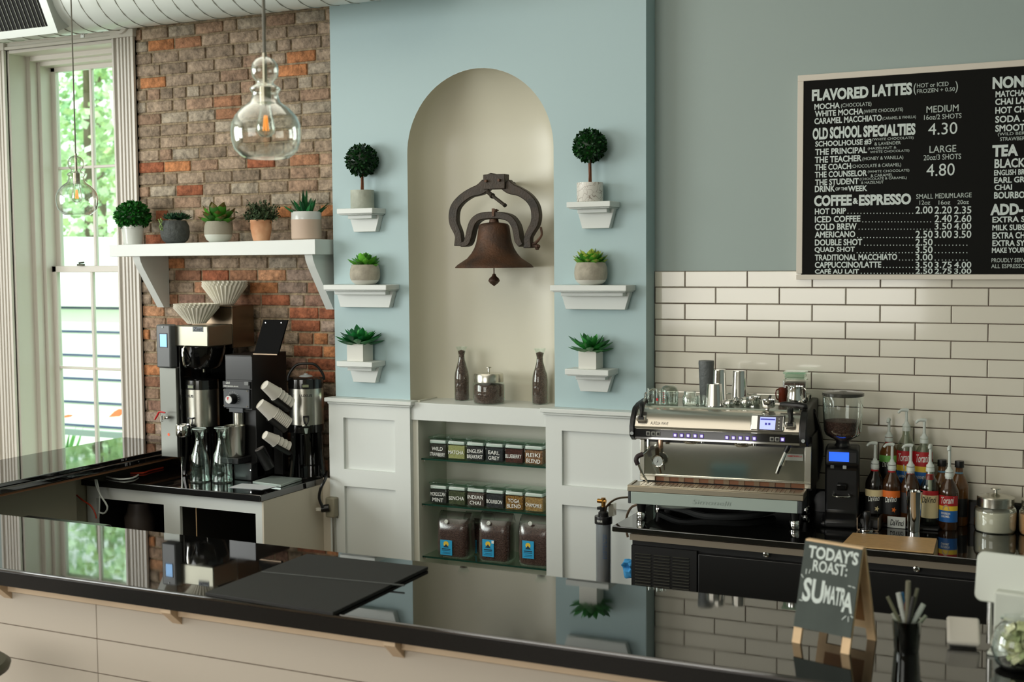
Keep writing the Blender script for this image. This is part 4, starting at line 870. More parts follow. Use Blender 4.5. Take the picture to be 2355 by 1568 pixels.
# paper filters
fpaper = mat('filter_paper', (232, 228, 212), .9)
def filt(r0, r1, h):
    b = MB(); n = 30 * 8; vs = []; fs = []
    for j, (r, z, am) in enumerate(((.001, .001, 0), (r0, 0, .01), (r0 * 1.02, .003, .03), (r0 + (r1 - r0) * .5, h * .5, .055), (r1 * .97, h * .93, .06), (r1, h, .055))):
        for i in range(n):
            a = 2 * PI * i / n; rr = r * (1 + am * math.cos(30 * a)); vs.append((rr * math.cos(a), rr * math.sin(a), z))
    for j in range(5):
        for i in range(n): fs.append((j * n + i, j * n + (i + 1) % n, (j + 1) * n + (i + 1) % n, (j + 1) * n + i))
    return b.add(vs, fs)
fo = None
for nm, px, Y, z, yt, yb, w in (('on the brew head, lower left stack', 452.5, -.36, zc + HT + .006, 697, 748, 50), ('on the water tank, upper right stack', 517.5, -.15, zc + TT + .002, 645, 700, 50)):
    p = PY(px, yb, Y); k = mpx(p); h = (PY(px, yt, Y).z - z)
    for i in range(3):
        o = filt(21 * k, w * k, h * .80).build('coffee_filter', fpaper, loc=(p.x + .001 * i, Y, z + .0012 + i * h * .085), sharp=60)
        o.rotation_euler.z = i * .05; tag(o, 'white fluted paper coffee filter ' + nm, 'filter', 'paper filters ' + nm)
# thermal dispensers
def dispenser(px, Y, yt, y1, y2, y3, w, lab, lux, handle):
    p = PY(px, 1000, Y); k = mpx(p); t = thing('thermal_dispenser', lab, 'dispenser', (p.x, Y, zc), group=None); r = w / 2 * k
    Z = lambda y: PY(px, y, Y).z - zc
    b = MB(); b.lathe([(r, Z(y2)), (r, Z(y1))], 48); b.build('steel_body', steel, t, sharp=60)
    b = MB(); b.lathe([(r * 1.0, Z(y1)), (r * 1.02, Z(y1) + .002), (r * 1.0, Z(yt) - .01), (r * .9, Z(yt) - .002), (r * .85, Z(yt)), (.02, Z(yt) + .002), (.001, Z(yt) + .002)], 48); b.build('lid', gloss_black, t)
    b = MB(); b.lathe([(.001, Z(y3)), (r * .98, Z(y3)), (r * 1.03, Z(y3) + .004), (r * 1.03, Z(y2) - .002), (r, Z(y2))], 48); b.build('base_ring', gloss_black, t)
    b = MB()
    for a in (-2.45, -.7, .7, 2.45): b.tube([(r * .95 * math.cos(a), r * .95 * math.sin(a), Z(y3) + .005), (r * 1.0 * math.cos(a), r * 1.0 * math.sin(a), Z(y3) * .5), (r * 1.16 * math.cos(a), r * 1.16 * math.sin(a), .006)], [.016, .014, .014], 8)
    b.lathe([(.001, .001), (r * 1.1, .001), (r * 1.12, .012), (.001, .014)], 36); b.lathe([(r * .8, .01), (r * .8, Z(y3))], 24, a0=0, a1=PI); b.build('stand', gloss_black, t)
    b = MB(); b.box(-.022, .022, -r * 1.03 - .004, -r * .9, Z(y1) + .006, Z(y1) + .03); q = b.build('gauge_housing', black, t, bevel=.002); b = MB(); b.box(-.017, .017, -r * 1.03 - .005, -r * 1.03 - .0041, Z(y1) + .011, Z(y1) + .025); b.build('gauge', mat('lcd_green', (128, 135, 105), .3), q)
    def cyl_fn(u, w_): a = u / r; return (r * 1.012 * math.sin(a), -r * 1.012 * math.cos(a), w_)
    b = MB(); text(b, 'LUXUS', lux[0], lux[1], Z(y1) - .042, Z(y1) - .028, fn=cyl_fn, offset=.02); b.build('lettering', black_ink, t)
    b = MB(); b.box(-.02, .02, -r - .03, -r * .9, Z(y3) + .001, Z(y2)); b.build('tap_guard', glass, t); b = MB(); b.lathe([(.006, 0), (.012, .028), (.001, .028)], 16, cyy=-r - .016, cz=Z(y3) + .004); b.build('tap_funnel', mat('tap_white', (200, 205, 200), .4), t)
    b = MB(); b.tube([(-.014, -r - .012, Z(y2) + .048), (-.012, -r - .016, Z(y2) + .026), (-.004, -r - .016, Z(y2) + .01), (.004, -r - .016, Z(y2) + .01), (.012, -r - .016, Z(y2) + .026), (.014, -r - .012, Z(y2) + .048)], .0035, 6); b.box(-.016, .016, -r - .018, -r, Z(y2) + .045, Z(y2) + .054); b.cyl((0, -r - .016, Z(y2) + .012), (0, -r - .012, Z(y2) - .008), .005); b.build('tap_lever', black, t)
    if handle:
        hz_ = Z(836); b = MB(); b.tube([(-r * 1.02, 0, Z(yt) - .02), (-r * .95, 0, Z(yt) + .015), (-r * .55, 0, hz_ - .008), (0, 0, hz_), (r * .55, 0, hz_ - .008), (r * .95, 0, Z(yt) + .015), (r * 1.02, 0, Z(yt) - .02)], .0075, 8); b.build('carry_handle', black, t)
        b = MB(); b.lathe([(.04, 0), (.03, .008), (.012, .012), (.01, .018), (.001, .018)], 24, cz=Z(yt)); b.build('lid_button', mat('btn', (170, 175, 175), .4), t)
    return t, r
d1, r1_ = dispenser(468, -.345, 868, 893, 977, 992, 76, 'steel thermal coffee dispenser standing under the brewer basket', (-.07, .012), False)
d2_, _r2 = dispenser(706, -.16, 866, 891, 973, 992, 80, 'steel thermal coffee dispenser with black carry handle, at the right end of the coffee counter', (-.034, .034), True); d2_.rotation_euler.z = math.radians(33)
p = PY(422, 1003, -.5); k = mpx(p); t = MB().lathe([(.001, .0), (15 * k, 0), (17 * k, 4 * k), (17.5 * k, 24 * k), (16 * k, 27 * k), (15.5 * k, 26 * k), (14 * k, 5 * k), (.001, 4 * k)], 28)
o = t.build('tap_cup', chrome, d1); o.location = (p.x - d1.location.x, -.5 - d1.location.y, p.z - zc); MB().tube([(p.x - d1.location.x, -.5 - d1.location.y + .02, p.z - zc + .03), (p.x - d1.location.x + .03, -.44 - d1.location.y, p.z - zc + .05), (-.03, -r1_, p.z - zc + .05)], .006, 6).build('tap_arm', black, d1)
# grinder
gxr, gyf, gyb = -4.094, -.3955, -.08
gd = thing('coffee_grinder', 'black bulk coffee grinder with a round dial and steel bin', 'grinder', (-4.2, -.24, zc)); GF = Fr(gd.location); vf = gyf + .24
uR = gxr + 4.2
b = MB(); u0, wt = GF.px(517, 815, vf); _, wm_ = GF.px(517, 940, vf); b.box(u0, uR, vf, gyb + .24, wm_, wt); b.box(u0 + .02, uR, vf + .03, gyb + .24, .01, wm_); b.build('body', mat('grinder_black', (14, 14, 14), .45), gd, bevel=.003)
b = MB(); fbox(b, GF, 518, 579, 818, 872, vf - .004, vf - .0005); b.build('top_cover', mat('grinder_gloss', (58, 60, 62), .2), gd, bevel=.002)
b = MB(); a0 = fbox(b, GF, 512, 574, 876, 891, vf - .012, vf - .0005); b.build('name_strip', black, gd)
b = MB(); text(b, 'GH2', *[GF.px(519.5, 877, vf - .013)[0], GF.px(532, 877, vf)[0], GF.px(519, 882.5, vf - .013)[1], GF.px(519, 877.5, vf - .013)[1]], v=vf - .0135, shear=.25); text(b, 'SHEETGRINDER USA INC', GF.px(518, 886, vf)[0], GF.px(552, 886, vf)[0], GF.px(518, 888, vf)[1], GF.px(518, 885.3, vf)[1], v=vf - .0135)
b.build('lettering', white_ink, gd)
b = MB(); fbox(b, GF, 561, 571, 877.5, 886.5, vf - .018, vf - .012); b.build('switch', mat('switch_grey', (110, 112, 112), .3), gd, bevel=.002)
b = MB(); fbox(b, GF, 513, 573, 893, 937, vf - .012, vf - .0005); dp = b.build('dial_plate', mat('dial_plate', (52, 56, 60), .35), gd, bevel=.004)
b = MB(); fbox(b, GF, 527, 558, 937.5, 947, vf - .012, vf - .001); b.build('chute_plate', MT['dial_plate'], gd)
for x_, y_ in ((516, 896.5), (569, 899), (516, 932), (568.5, 934.5)):
    u, w = GF.px(x_, y_, vf - .012); MB().cyl((u, vf - .012, w), (u, vf - .015, w), .0035, seg=10).build('screw', chrome, dp)
u, w = GF.px(536, 917, vf - .012); b = MB(); b.cyl((u, vf - .0125, w), (u, vf - .05, w), .0285, .024, 28); kn = b.build('dial_knob', black, gd); b = MB(); b.cyl((u, vf - .05, w), (u, vf - .0515, w), .021, seg=28); b.build('dial_face', mat('dial_white', (215, 215, 212), .4), kn)
b = MB(); b.add([(u - .012, vf - .0522, w + .012), (u + .004, vf - .0522, w + .014), (u - .004, vf - .0522, w - .006)], [(0, 1, 2)]); b.build('dial_mark', red, kn)
b = MB()
for i in range(15):
    a = PI * (1.15 - 1.3 * i / 14); b.cyl((u + .034 * math.cos(a), vf - .0125, w + .034 * math.sin(a)), (u + .041 * math.cos(a), vf - .0125, w + .041 * math.sin(a)), .0006, seg=4)
b.build('dial_scale', white_ink, dp)
b = MB(); q1 = GF.px(540, 948, vf + .005); q2 = GF.px(559, 978, vf + .005); b.cyl(((q1[0] + q2[0]) / 2, vf + .005, q1[1]), ((q1[0] + q2[0]) / 2, vf + .005, q2[1] - .01), (q2[0] - q1[0]) / 2, seg=24); b.build('chute', steel, gd)
q1 = GF.px(545, 1049, vf - .03); b = MB(); b.box(q1[0] - .075, q1[0] + .05, vf - .085, vf + .03, q1[1] - .035, q1[1]); b.box(q1[0] - .03, uR, vf - .02, vf + .1, 0, q1[1] - .035); b.build('bin_platform', mat('platform_black', (28, 29, 30), .35), gd, bevel=.005)
u, w = GF.px(581, 1081, vf - .02); MB().cyl((u - .012, vf - .02, w), (u - .012, vf - .024, w), .004).build('screw', chrome, gd)
bx = q1[0] - .012; bh_ = GF.px(538, 978, vf - .03)[1] - q1[1]
t = MB().lathe([(.001, 0), (.049, 0), (.052, .004), (.057, bh_ - .004), (.06, bh_), (.055, bh_), (.05, .008), (.001, .006)], 36).build('steel_bin', steel, loc=(gd.location.x + bx, gd.location.y + vf - .028, zc + q1[1] + .0005)); tag(t, 'round brushed steel bin under the black grinder chute', 'bin')
c4 = [GF.px(x_, y_, vf + .06) for x_, y_ in ((583, 811), (638, 811), (661, 736), (606, 735))]
ml = GF.px(583, 812, vf)[1]
b = MB(); vs = [(c4[0][0], vf + .06, wt), (c4[1][0], vf + .06, wt), (c4[2][0], vf + .06, c4[2][1]), (c4[3][0], vf + .06, c4[3][1])]; vs2 = [(x, y + .012, z) for x, y, z in vs]; b.add(vs + vs2, [(0, 1, 2, 3), (7, 6, 5, 4), (0, 4, 5, 1), (1, 5, 6, 2), (2, 6, 7, 3), (3, 7, 4, 0)]); b.build('hopper_lid', mat('lid_black', (13, 13, 13), .85, spec=.15), gd)
b = MB(); b.box(c4[0][0], c4[1][0], vf + .055, vf + .06, wt, wt + .006); b.build('lid_hinge', mat('hinge_tan', (150, 130, 108), .4, .6), gd)
for x_, y_ in ((611, 742), (647, 742)):
    u, w = GF.px(x_, y_, vf + .058); MB().cyl((u, vf + .06, w), (u, vf + .056, w), .003, seg=10).build('screw', chrome, gd)
# cup rack with tilted stacks
cr_ = thing('cup_rack', 'black metal rack holding tilted stacks of paper cups', 'rack', (-4.0, -.20, zc)); CF = Fr((-4.0, -.32, zc))
b = MB(); b.box(-.09, -.03, -.02, .0, .0, .33); b.box(-.09, -.03, -.02, .06, 0, .012); b.build('back_panel', blackm, cr_, bevel=.003)
cupm = mat('paper_cup', (214, 210, 200), .7)
cup = MB().lathe([(.001, .004), (.0255, .004), (.0265, 0), (.0275, .0), (.0385, .088), (.0405, .0885), (.0405, .0915), (.038, .092), (.037, .09), (.0265, .006)], 28).build('paper_cup', cupm, sharp=50)
first = True
for s_i, (x0_, y0_, x1_, y1_, n, sc, nm) in enumerate(((608.5, 885, 660, 925, 5, 1.0, 'upper'), (597.5, 928, 662, 978, 10, 1.06, 'middle'), (609, 1000, 661, 1028, 4, .84, 'lower'))):
    a0_, a1_ = PY(x0_, y0_, -.47), PY(x1_, y1_, -.345); d = (a1_ - a0_).normalized()
    rotq = d.to_track_quat('Z', 'Y').to_euler(); L = (a1_ - a0_).length; stp = max((L - .05) / n, .008)
    for i in range(n):
        o = cup if first else cup.copy()
        if not first: C.objects.link(o)
        first = False
        o.location = a0_ + d * (i * (stp if n < 9 else .0105)); o.rotation_euler = rotq; o.scale = (sc, sc, sc)
        tag(o, 'white paper cup in the %s tilted stack beside the black grinder' % nm, 'cup', 'paper cups, %s tilted stack' % nm)
    ctr = a0_ + d * (L * .72) - cr_.location
    b = MB(); ea = Vector((-4.03, -.22, a0_.z - .03)) - cr_.location
    q_ = d.to_track_quat('Z', 'Y').to_matrix().to_4x4(); m4 = Matrix.Translation(a0_ + d * .085 * sc - cr_.location) @ q_
    c_ = MB(m4); aa = d.to_track_quat('Z', 'Y').to_matrix().inverted() @ Vector((0, 0, -1)); ang = math.atan2(aa.y, aa.x); c_.lathe([(.0435 * sc, .0), (.046 * sc, .0), (.046 * sc, .11), (.0435 * sc, .11), (.0435 * sc, 0)], 20, a0=ang - 1.1, a1=ang + 1.1); c_.build('cradle', black, cr_)
a0_, a1_ = PY(597, 1032, -.40), PY(622, 1078, -.36); m4 = Matrix.Translation(a0_ - cr_.location) @ (a1_ - a0_).normalized().to_track_quat('Z', 'Y').to_matrix().to_4x4()
MB(m4).lathe([(.028, 0), (.032, 0), (.032, .12), (.028, .12), (.028, 0)], 28).build('lid_tube', black, cr_); m5 = Matrix.Translation(a0_ - cr_.location) @ (a1_ - a0_).normalized().to_track_quat('Z', 'Y').to_matrix().to_4x4()
o = MB(m5).lathe([(.001, .004), (.018, .004), (.02, -.004), (.026, -.004), (.0275, .004), (.0275, .012), (.001, .012)], 28).build('lid', mat('lid_grey', (96, 92, 88), .5), cr_)
# carafes on the counter
wine = thin_glass('carafe_glass', (246, 251, 249), 1.6)
for px, yb, yt, w, lab in ((456.5, 1108, 986, 46, 'empty clear glass carafe on the coffee counter, the left of two'), (507.5, 1109, 984, 47, 'empty clear glass carafe on the coffee counter, the right of two')):
    p = PZ(px, yb, zc); k = mpx(p); r = w / 2 * k; y = p.y + r * .3; t = thing('glass_carafe', lab, 'carafe', (p.x, y, zc + .0005), group='empty glass carafes on the coffee counter'); h = PY(px, yt, y).z - zc
    pr = [(r * .97, .0), (r, .008), (r * .97, h * .22), (r * .93, h * .36), (r * .84, h * .48), (r * .62, h * .62), (r * .42, h * .74), (r * .38, h * .82), (r * .45, h * .92), (r * .64, h * .985), (r * .7, h)]
    MB().lathe([(.001, .001)] + pr, 40).build('glass_body', wine, t, sharp=80); MB().lathe([(.001, .008)] + [(q_[0] - .004, max(q_[1], .008)) for q_ in pr[1:]], 40).build('inner_wall', wine, t, sharp=80)
    e = MB(); zz = h * .52; rr = r * .86
    for ra in (.019, .011): e.tube([(ra * math.cos(a), -math.sqrt(max(rr ** 2 - (ra * math.cos(a)) ** 2, 0)) + (ra * math.sin(a)) * .42, zz + ra * math.sin(a)) for a in [2 * PI * i / 20 for i in range(21)]], .0016, 5, smooth=1)
    e.build('moulded_emblem', wine, t, sharp=80)
    MB().lathe([(r * .66, h - .002), (r * .72, h), (r * .68, h + .003), (r * .62, h)], 36).build('lip', mat('glass_rim', (190, 205, 200), .1), t)
def slab(name, quad, z, th, m, lab, cat, bevel=.002):
    P = [PZ(x, y, z) for x, y in quad]; c = sum(P, Vector()) / 4; b = MB(); T = [(p.x - c.x, p.y - c.y) for p in P]; b.prism(T, 'z', -th, 0); o = b.build(name, m, loc=(c.x, c.y, z + .0005), bevel=bevel); 
    return tag(o, lab, cat)
slab('kitchen_scale', [(580.8, 1106.5), (646, 1114.7), (694, 1099), (625.7, 1093.7)], zc + .014, .0135, mat('scale_silver', (165, 178, 172), .2, .3), 'thin flat silver kitchen scale at the front right of the coffee counter', 'scale')
slab('paper_sheet', [(524.7, 1120.8), (603, 1126), (646, 1116.7), (556, 1111.6)], zc + .0015, .001, mat('paper', (200, 204, 208), .8), 'loose white paper sheet at the front edge of the coffee counter', 'paper', 0)
# power socket, plug, cables
x_, z_ = PY(769, 1164, -.18).x, PY(769, 1164, -.18).z
so_ = thing('power_socket', 'surface mounted beige power socket on the cabinet beside the coffee counter', 'socket', (x_, -.181, z_))
MB().box(-.03, .03, -.045, 0, -.055, .055).build('box', mat('socket_beige', (140, 135, 115), .5), so_, bevel=.008)
MB().tube([(.005, -.02, -.055), (.006, -.02, -.2), (.004, -.02, -.6)], .006, 8).build('conduit', mat('conduit_steel', (150, 148, 138), .35, .8), so_)
pc = thing('power_cable', 'thick black power cable hanging from the counter corner into the beige socket', 'cable', (x_, -.23, z_))
MB().cyl((-.002, 0, 0), (-.038, -.02, -.004), .022, .02, 16).build('plug', black, pc); MB().lathe([(.001, 0), (.018, 0), (.019, .012), (.001, .014)], 20, cx=-.045, cyy=-.03, cz=-.01).build('plug_cap', mat('plug_white', (205, 203, 190), .5), pc)
P_ = [PY(x, y, Y) for x, y, Y in ((752, 1088, -.12), (748, 1102, -.24), (738, 1122, -.27), (734, 1145, -.27), (742, 1166, -.26))]
MB().tube([tuple(p - pc.location) for p in P_], .0085, 8).build('cord', black, pc)
wc = mat('cord_white', (190, 196, 190), .5); oc = mat('cord_orange', (190, 60, 30), .5)
for pts, m_, rr, lab in (([(219, 1102), (222, 1118), (232, 1140), (247, 1165), (240, 1180), (228, 1178)], wc, .005, 'looped white cord hanging below the return counter'), ([(222, 1102), (228, 1130), (229, 1160), (227, 1190)], wc, .004, 'straight white cord hanging below the return counter'),
                         ([(176, 1138), (190, 1150), (208, 1162), (218, 1178), (222, 1192)], oc, .004, 'orange cord running down below the return counter')):
    P_ = [PY(x, y, -.80) for x, y in pts]; o = MB().tube([tuple(p - P_[0]) for p in P_], rr, 6).build('hanging_cable', m_, loc=P_[0]); tag(o, lab, 'cable')
P_ = [PZ(x, y, zc + .006) for x, y in ((300, 1088), (330, 1087), (345, 1082), (375, 1075))]; o = MB().tube([tuple(p - P_[0]) for p in P_], .005, 6).build('counter_cable', oc, loc=P_[0]); tag(o, 'orange cord lying on the coffee counter by the brewer leg', 'cable')
P_ = [PZ(x, y, zc + .007) for x, y in ((245, 1096), (275, 1102), (305, 1099), (318, 1092))]; o = MB().tube([tuple(p - P_[0]) for p in P_], .005, 6).build('counter_cable', wc, loc=P_[0]); tag(o, 'grey-white cord lying on the coffee counter under the return counter', 'cable')
# ================================================================ ESPRESSO MACHINE
O_ = PY(1444, 1157, -.58); TH = math.radians(5.58); EM = Fr(O_, TH)
em = thing('espresso_machine', 'large chrome two-group espresso machine with a blue screen on the back counter', 'espresso machine', O_, TH)
W_ = .77; cover = mat('cover_steel', (214, 208, 196), .2, .9); lpanel = mat('lower_panel', (178, 192, 184), .25, .15)
wz0_, wz1_ = 0, EM.px(1453.4, 1130, 0)[1]; wt0 = EM.px(1446, 1114.6, 0)[1]
b = MB(); b.box(.014, W_ - .02, -.002, .02, 0, wz1_); lp = b.build('lower_panel', lpanel, em, bevel=.002)
u0, u1 = EM.px(1592, 1150, 0)[0], EM.px(1682, 1150, 0)[0]; w_ = EM.px(1592, 1160, 0)[1]; b = MB(); text(b, 'Simonelli', u0, u1, w_ + .004, w_ + .024, v=-.0035, shear=.2, offset=0); b.build('lettering', mat('faint_grey', (152, 166, 159), .4, .1), lp)
b = MB(); b.box(-.0, .014, -.001, .45, 0, wz1_); b.box(W_ - .02, W_, -.001, .5, 0, wz1_); b.build('end_cap', mat('cap_grey', (60, 64, 66), .4), em, bevel=.003)
b = MB(); b.box(.01, W_ - .01, .02, .5, -.0, wz1_ * .6); b.build('chassis', black, em)
tv = EM.pw(1470, 1103.5, wt0)[1]; tv = max(.12, min(tv, .24))
b = MB(); b.box(-.002, W_ + .004, -.004, tv, wz1_ + .001, wt0 - .004); b.box(-.002, W_ + .004, -.004, .012, wt0 - .004, wt0); b.box(-.002, .012, .012, tv, wt0 - .004, wt0); b.box(W_ - .01, W_ + .004, .012, tv, wt0 - .004, wt0); b.build('drip_tray', mat('tray_steel', (182, 172, 152), .3, .85), em, bevel=.003)
b = MB()
for i in range(36): b.box(.04 + i * .0193, .04 + i * .0193 + .012, .025, tv - .02, wt0 - .0039, wt0 - .0025)
b.build('tray_grille', mat('tray_steel2', (170, 160, 142), .35, .8), em)
# mirror back panel
pv = tv + .01
pl, pt = EM.px(1483, 1020, pv); _, pb = EM.px(1483, 1089, pv); pr_, _ = EM.px(1851, 1040, pv)
wt1 = wt0
b = MB(); b.box(pl, pr_, pv, pv + .01, pb, pt + .01); b.build('mirror_panel', mat('mirror_steel', (190, 189, 176), .1, .9), em)
b = MB(); b.box(pl - .012, pr_ + .03, pv + .01, .48, wt1 - .01, pt + .06); b.build('inner_body', black, em)
b = MB(); b.box(pl - .022, pl, pv - .006, pv + .02, wt1, pt + .02); b.box(pr_, pr_ + .028, pv - .006, pv + .02, wt1, pt + .02); b.box(pl - .022, pr_ + .028, pv - .01, pv + .012, pb - .008, pb); b.box(pl - .022, pl + .05, pv - .008, pv + .01, wt1, pb); b.build('panel_frame', steel, em, bevel=.002)
b = MB(); b.box(pl + .05, pr_, pv + .001, pv + .009, wt1, pb - .008); b.build('slot_strip', mat('slot_brown', (120, 78, 52), .3, .3), em)
b = MB()
for i in range(9): b.box(pl + .09 + i * .068, pl + .115 + i * .068, pv - .003, pv + .002, wt1, pb - .008)
b.build('slot_rib', dsteel, em)
lx0, lz1 = EM.px(1805, 1043, pv - .001); lx1, lz0 = EM.px(1847, 1060, pv - .001); b = MB(); b.box(lx0, lx1, pv - .0015, pv - .0002, lz0, lz1); q_ = b.build('sticker', mat('sticker_grey', (165, 168, 158), .4), em)
b = MB(); text(b, 'SIMONELLI', lx0 + .012, lx1 - .006, lz1 - .013, lz1 - .006, v=pv - .0022); b.build('sticker_lettering', red, q_)
# upper housing: curved side profile
fv = .03
def W(y, x=1460, v=fv): return EM.px(x, y, v)[1]
z_bot, z_strip, z_top, z_ridge = W(1003), W(985), W(945), W(938)
prof = [(fv + .045, z_bot - .012), (fv + .005, z_bot), (fv, z_strip), (fv + .004, z_strip + .012), (fv + .028, z_strip + (z_top - z_strip) * .55), (fv + .07, z_top), (fv + .12, z_ridge), (.50, z_ridge), (.50, z_bot - .012)]
uL, uR_ = EM.px(1460, 990, fv)[0], EM.px(1837, 1000, fv)[0]
cv = [(fv, z_strip + .001), (fv - .002, z_strip + .012), (fv + .006, z_strip + (z_top - z_strip) * .3), (fv + .024, z_strip + (z_top - z_strip) * .65), (fv + .055, z_top - .001), (fv + .1, z_ridge - .002)]
b = MB(); b.prism(cv + [(.49, z_ridge - .002), (.49, z_strip + .001)], 'x', uL, uR_); b.build('front_cover', cover, em, sharp=25)
b = MB(); b.box(uL, uR_, fv + .002, .48, z_bot, z_strip); b.build('control_strip', gloss_black, em)
b = MB(); b.box(uL - .002, uR_ + .004, fv + .008, .47, z_bot - .013, z_bot - .0005); b.box(uL, uR_, fv - .001, fv + .01, z_strip - .002, z_strip + .002); b.build('chrome_rim', chrome, em, bevel=.003)
b = MB(); big = [(fv + .03, z_bot - .02), (fv - .008, z_bot + .002), (fv - .012, z_strip + .01), (fv + .01, z_strip + .05), (fv + .05, z_top + .012), (fv + .12, z_ridge + .012), (.3, z_ridge + .02), (.5, z_ridge + .02), (.53, z_ridge - .03), (.53, z_bot - .05), (.47, z_bot - .05), (.3, z_bot - .02)]
b.prism(big, 'x', uL - .024, uL - .001); b.build('side_cheek', mat('cheek_black', (20, 19, 19), .4), em, bevel=.005)
b = MB(); b.prism(big, 'x', uR_ + .001, uR_ + .034); b.build('side_cheek', MT['cheek_black'], em, bevel=.005)
b = MB(); b.tube([(uR_ + .03, .3, z_ridge - .02), (uR_ + .045, .42, z_bot), (uR_ + .05, .46, z_bot - .1), (uR_ + .03, .44, wt0)], .014, 8); b.box(uR_ - .03, uR_ + .03, .18, .48, -.0, z_bot - .02); b.build('side_frame', MT['cheek_black'], em); b = MB(); b.tube([(uL - .012, .3, z_ridge - .02), (uL - .02, .42, z_bot), (uL - .02, .46, z_bot - .1), (uL - .01, .44, wt0)], .014, 8); b.build('side_frame', MT['cheek_black'], em)
for x_, y_ in ((1453, 996), (1847, 1014)):
    u, w = EM.px(x_, y_, fv - .012); MB().cyl((u, fv - .014, w), (u, fv - .009, w), .008, seg=20).build('side_badge', mat('btn', (170, 175, 175), .4), em)
# top tray and rails
b = MB(); b.box(uL + .01, uR_ - .01, fv + .1, .48, z_ridge - .002, z_ridge + .002); b.build('cup_tray', mat('tray_top', (150, 160, 148), .25, .7), em)
for sx, s1 in ((uL + .01, -1), (uR_ - .005, 1)):
    b = MB(); b.tube([(sx, fv + .1, z_ridge), (sx + s1 * -.004, fv + .14, z_ridge + .035), (sx + s1 * .01, fv + .2, z_ridge + .045), (sx + s1 * .01, .42, z_ridge + .045), (sx, .47, z_ridge)], .005, 8); b.build('cup_rail', chrome, em)
b = MB(); b.tube([(uL + .01, .47, z_ridge + .03), (uR_ - .01, .47, z_ridge + .03)], .004, 8); b.build('back_rail', chrome, em)
# buttons
bt = mat('button_lit', (205, 200, 240), .3, emit=.8); bt2 = mat('button_dim', (150, 150, 142), .4); bt3 = mat('button_ring', (96, 72, 160), .3, emit=.25)
for xs_, y_, lit in (((1491, 1503, 1514), 996.5, 0), ((1553, 1568, 1583, 1599, 1614), 1000.5, 1), ((1672, 1687, 1703, 1719, 1735), 1006, 1), ((1775.6, 1787.7, 1800), 1009.5, 0)):
    for i, x_ in enumerate(xs_):
        u, w = EM.px(x_, y_ + (x_ - xs_[0]) * .035 - (0), fv + .002); on = lit or x_ == 1800
        o = MB().box(u - .0095, u + .0095, fv - .002, fv + .0018, w - .0095, w + .0095).build('button', bt3 if on else bt2, em, bevel=.002); MB().box(u - .0055, u + .0055, fv - .0032, fv - .002, w - .0055, w + .006).build('icon', bt if on else black, o, bevel=.001)
u0, w1 = EM.px(1741, 957, fv); u1, w0_ = EM.px(1799, 990, fv); tilt = .022
w1 = EM.px(1741, 956, fv)[1]; w0_ = EM.px(1741, 989, fv)[1]
def tl(v, w): return v + (w - w0_) * .5
def tbox(u0, u1, a, c, v0, v1):
    return MB().add([(u0, tl(v0, a), a), (u1, tl(v0, a), a), (u1, tl(v1, a), a), (u0, tl(v1, a), a), (u0, tl(v0, c), c), (u1, tl(v0, c), c), (u1, tl(v1, c), c), (u0, tl(v1, c), c)], [(0, 3, 2, 1), (4, 5, 6, 7), (0, 1, 5, 4), (1, 2, 6, 5), (2, 3, 7, 6), (3, 0, 4, 7)])
tbox(u0 - .03, u1 + .008, w0_ - .001, w1 + .002, fv - .006, fv + .05).build('screen_housing', chrome, em, bevel=.006)
dsp = tbox(u0, u1, w0_, w1, fv - .011, fv - .004).build('display', gloss_black, em, bevel=.002)
tbox(u0 + .012, u1 - .03, w0_ + .006, w1 - .006, fv - .0125, fv - .0112).build('screen', mat('screen_white_blue', (168, 178, 245), .3, emit=.85), dsp)
b = tbox(u0 + .014, u1 - .032, w1 - .018, w1 - .012, fv - .0135, fv - .0127); um = (u0 + .012 + u1 - .03) / 2; wm2 = (w0_ + w1) / 2 - .003
for s_ in (-.011, .003): 
    t2 = tbox(um + s_, um + s_ + .009, wm2 - .004, wm2 + .005, fv - .0135, fv - .0127); o_ = len(b.v); b.v += t2.v; b.f += [tuple(i + o_ for i in f_) for f_ in t2.f]; b.c += t2.c
b.build('screen_icon', mat('screen_ink', (60, 60, 170), .4, emit=.2), dsp)
for i in range(4): tbox(u1 - .018, u1 - .012, w0_ + .01 + i * .013, w0_ + .013 + i * .013, fv - .0125, fv - .0112).build('side_key', white_ink, dsp)
# brand text on cover
u0, w0_2 = EM.px(1495.4, 976, fv); u1, w12 = EM.px(1536, 970, fv); q = .02
def cfn(u, w): return (u, fv + .004 + max(0, (w - z_strip)) * .22 - .004, w)
b = MB(); text(b, 'AURELIA WAVE', u0, u1, w0_2, w0_2 + .0125, fn=lambda u, w: (u, (fv - .002 + .008 * max(0, w - z_strip - .012) / ((z_top - z_strip) * .3 - .012) if w < z_strip + (z_top - z_strip) * .3 else fv + .006 + .018 * (w - z_strip - (z_top - z_strip) * .3) / ((z_top - z_strip) * .35)) - .0005, w), offset=0); b.build('brand_lettering', black_ink, em)
# steam knobs (paddles)
for x_, y_ in ((1476, 966), (1818, 981)):
    u, w = EM.px(x_, y_, fv + .01); wb = w; o = MB().box(u - .022, u + .022, fv - .004, fv + .014, wb - .002, wb + .022).build('paddle_base', chrome, em, bevel=.003)
    b = MB(); b.box(u - .012, u + .012, fv - .008, fv + .0, wb + .004, wb + .02); b.tube([(u, fv - .006, wb + .015), (u + .002, fv + .004, wb + .035), (u - .004, fv + .03, wb + .06), (u - .006, fv + .05, wb + .068)], [.011, .008, .013, .014], 8); b.build('steam_paddle', black, em)
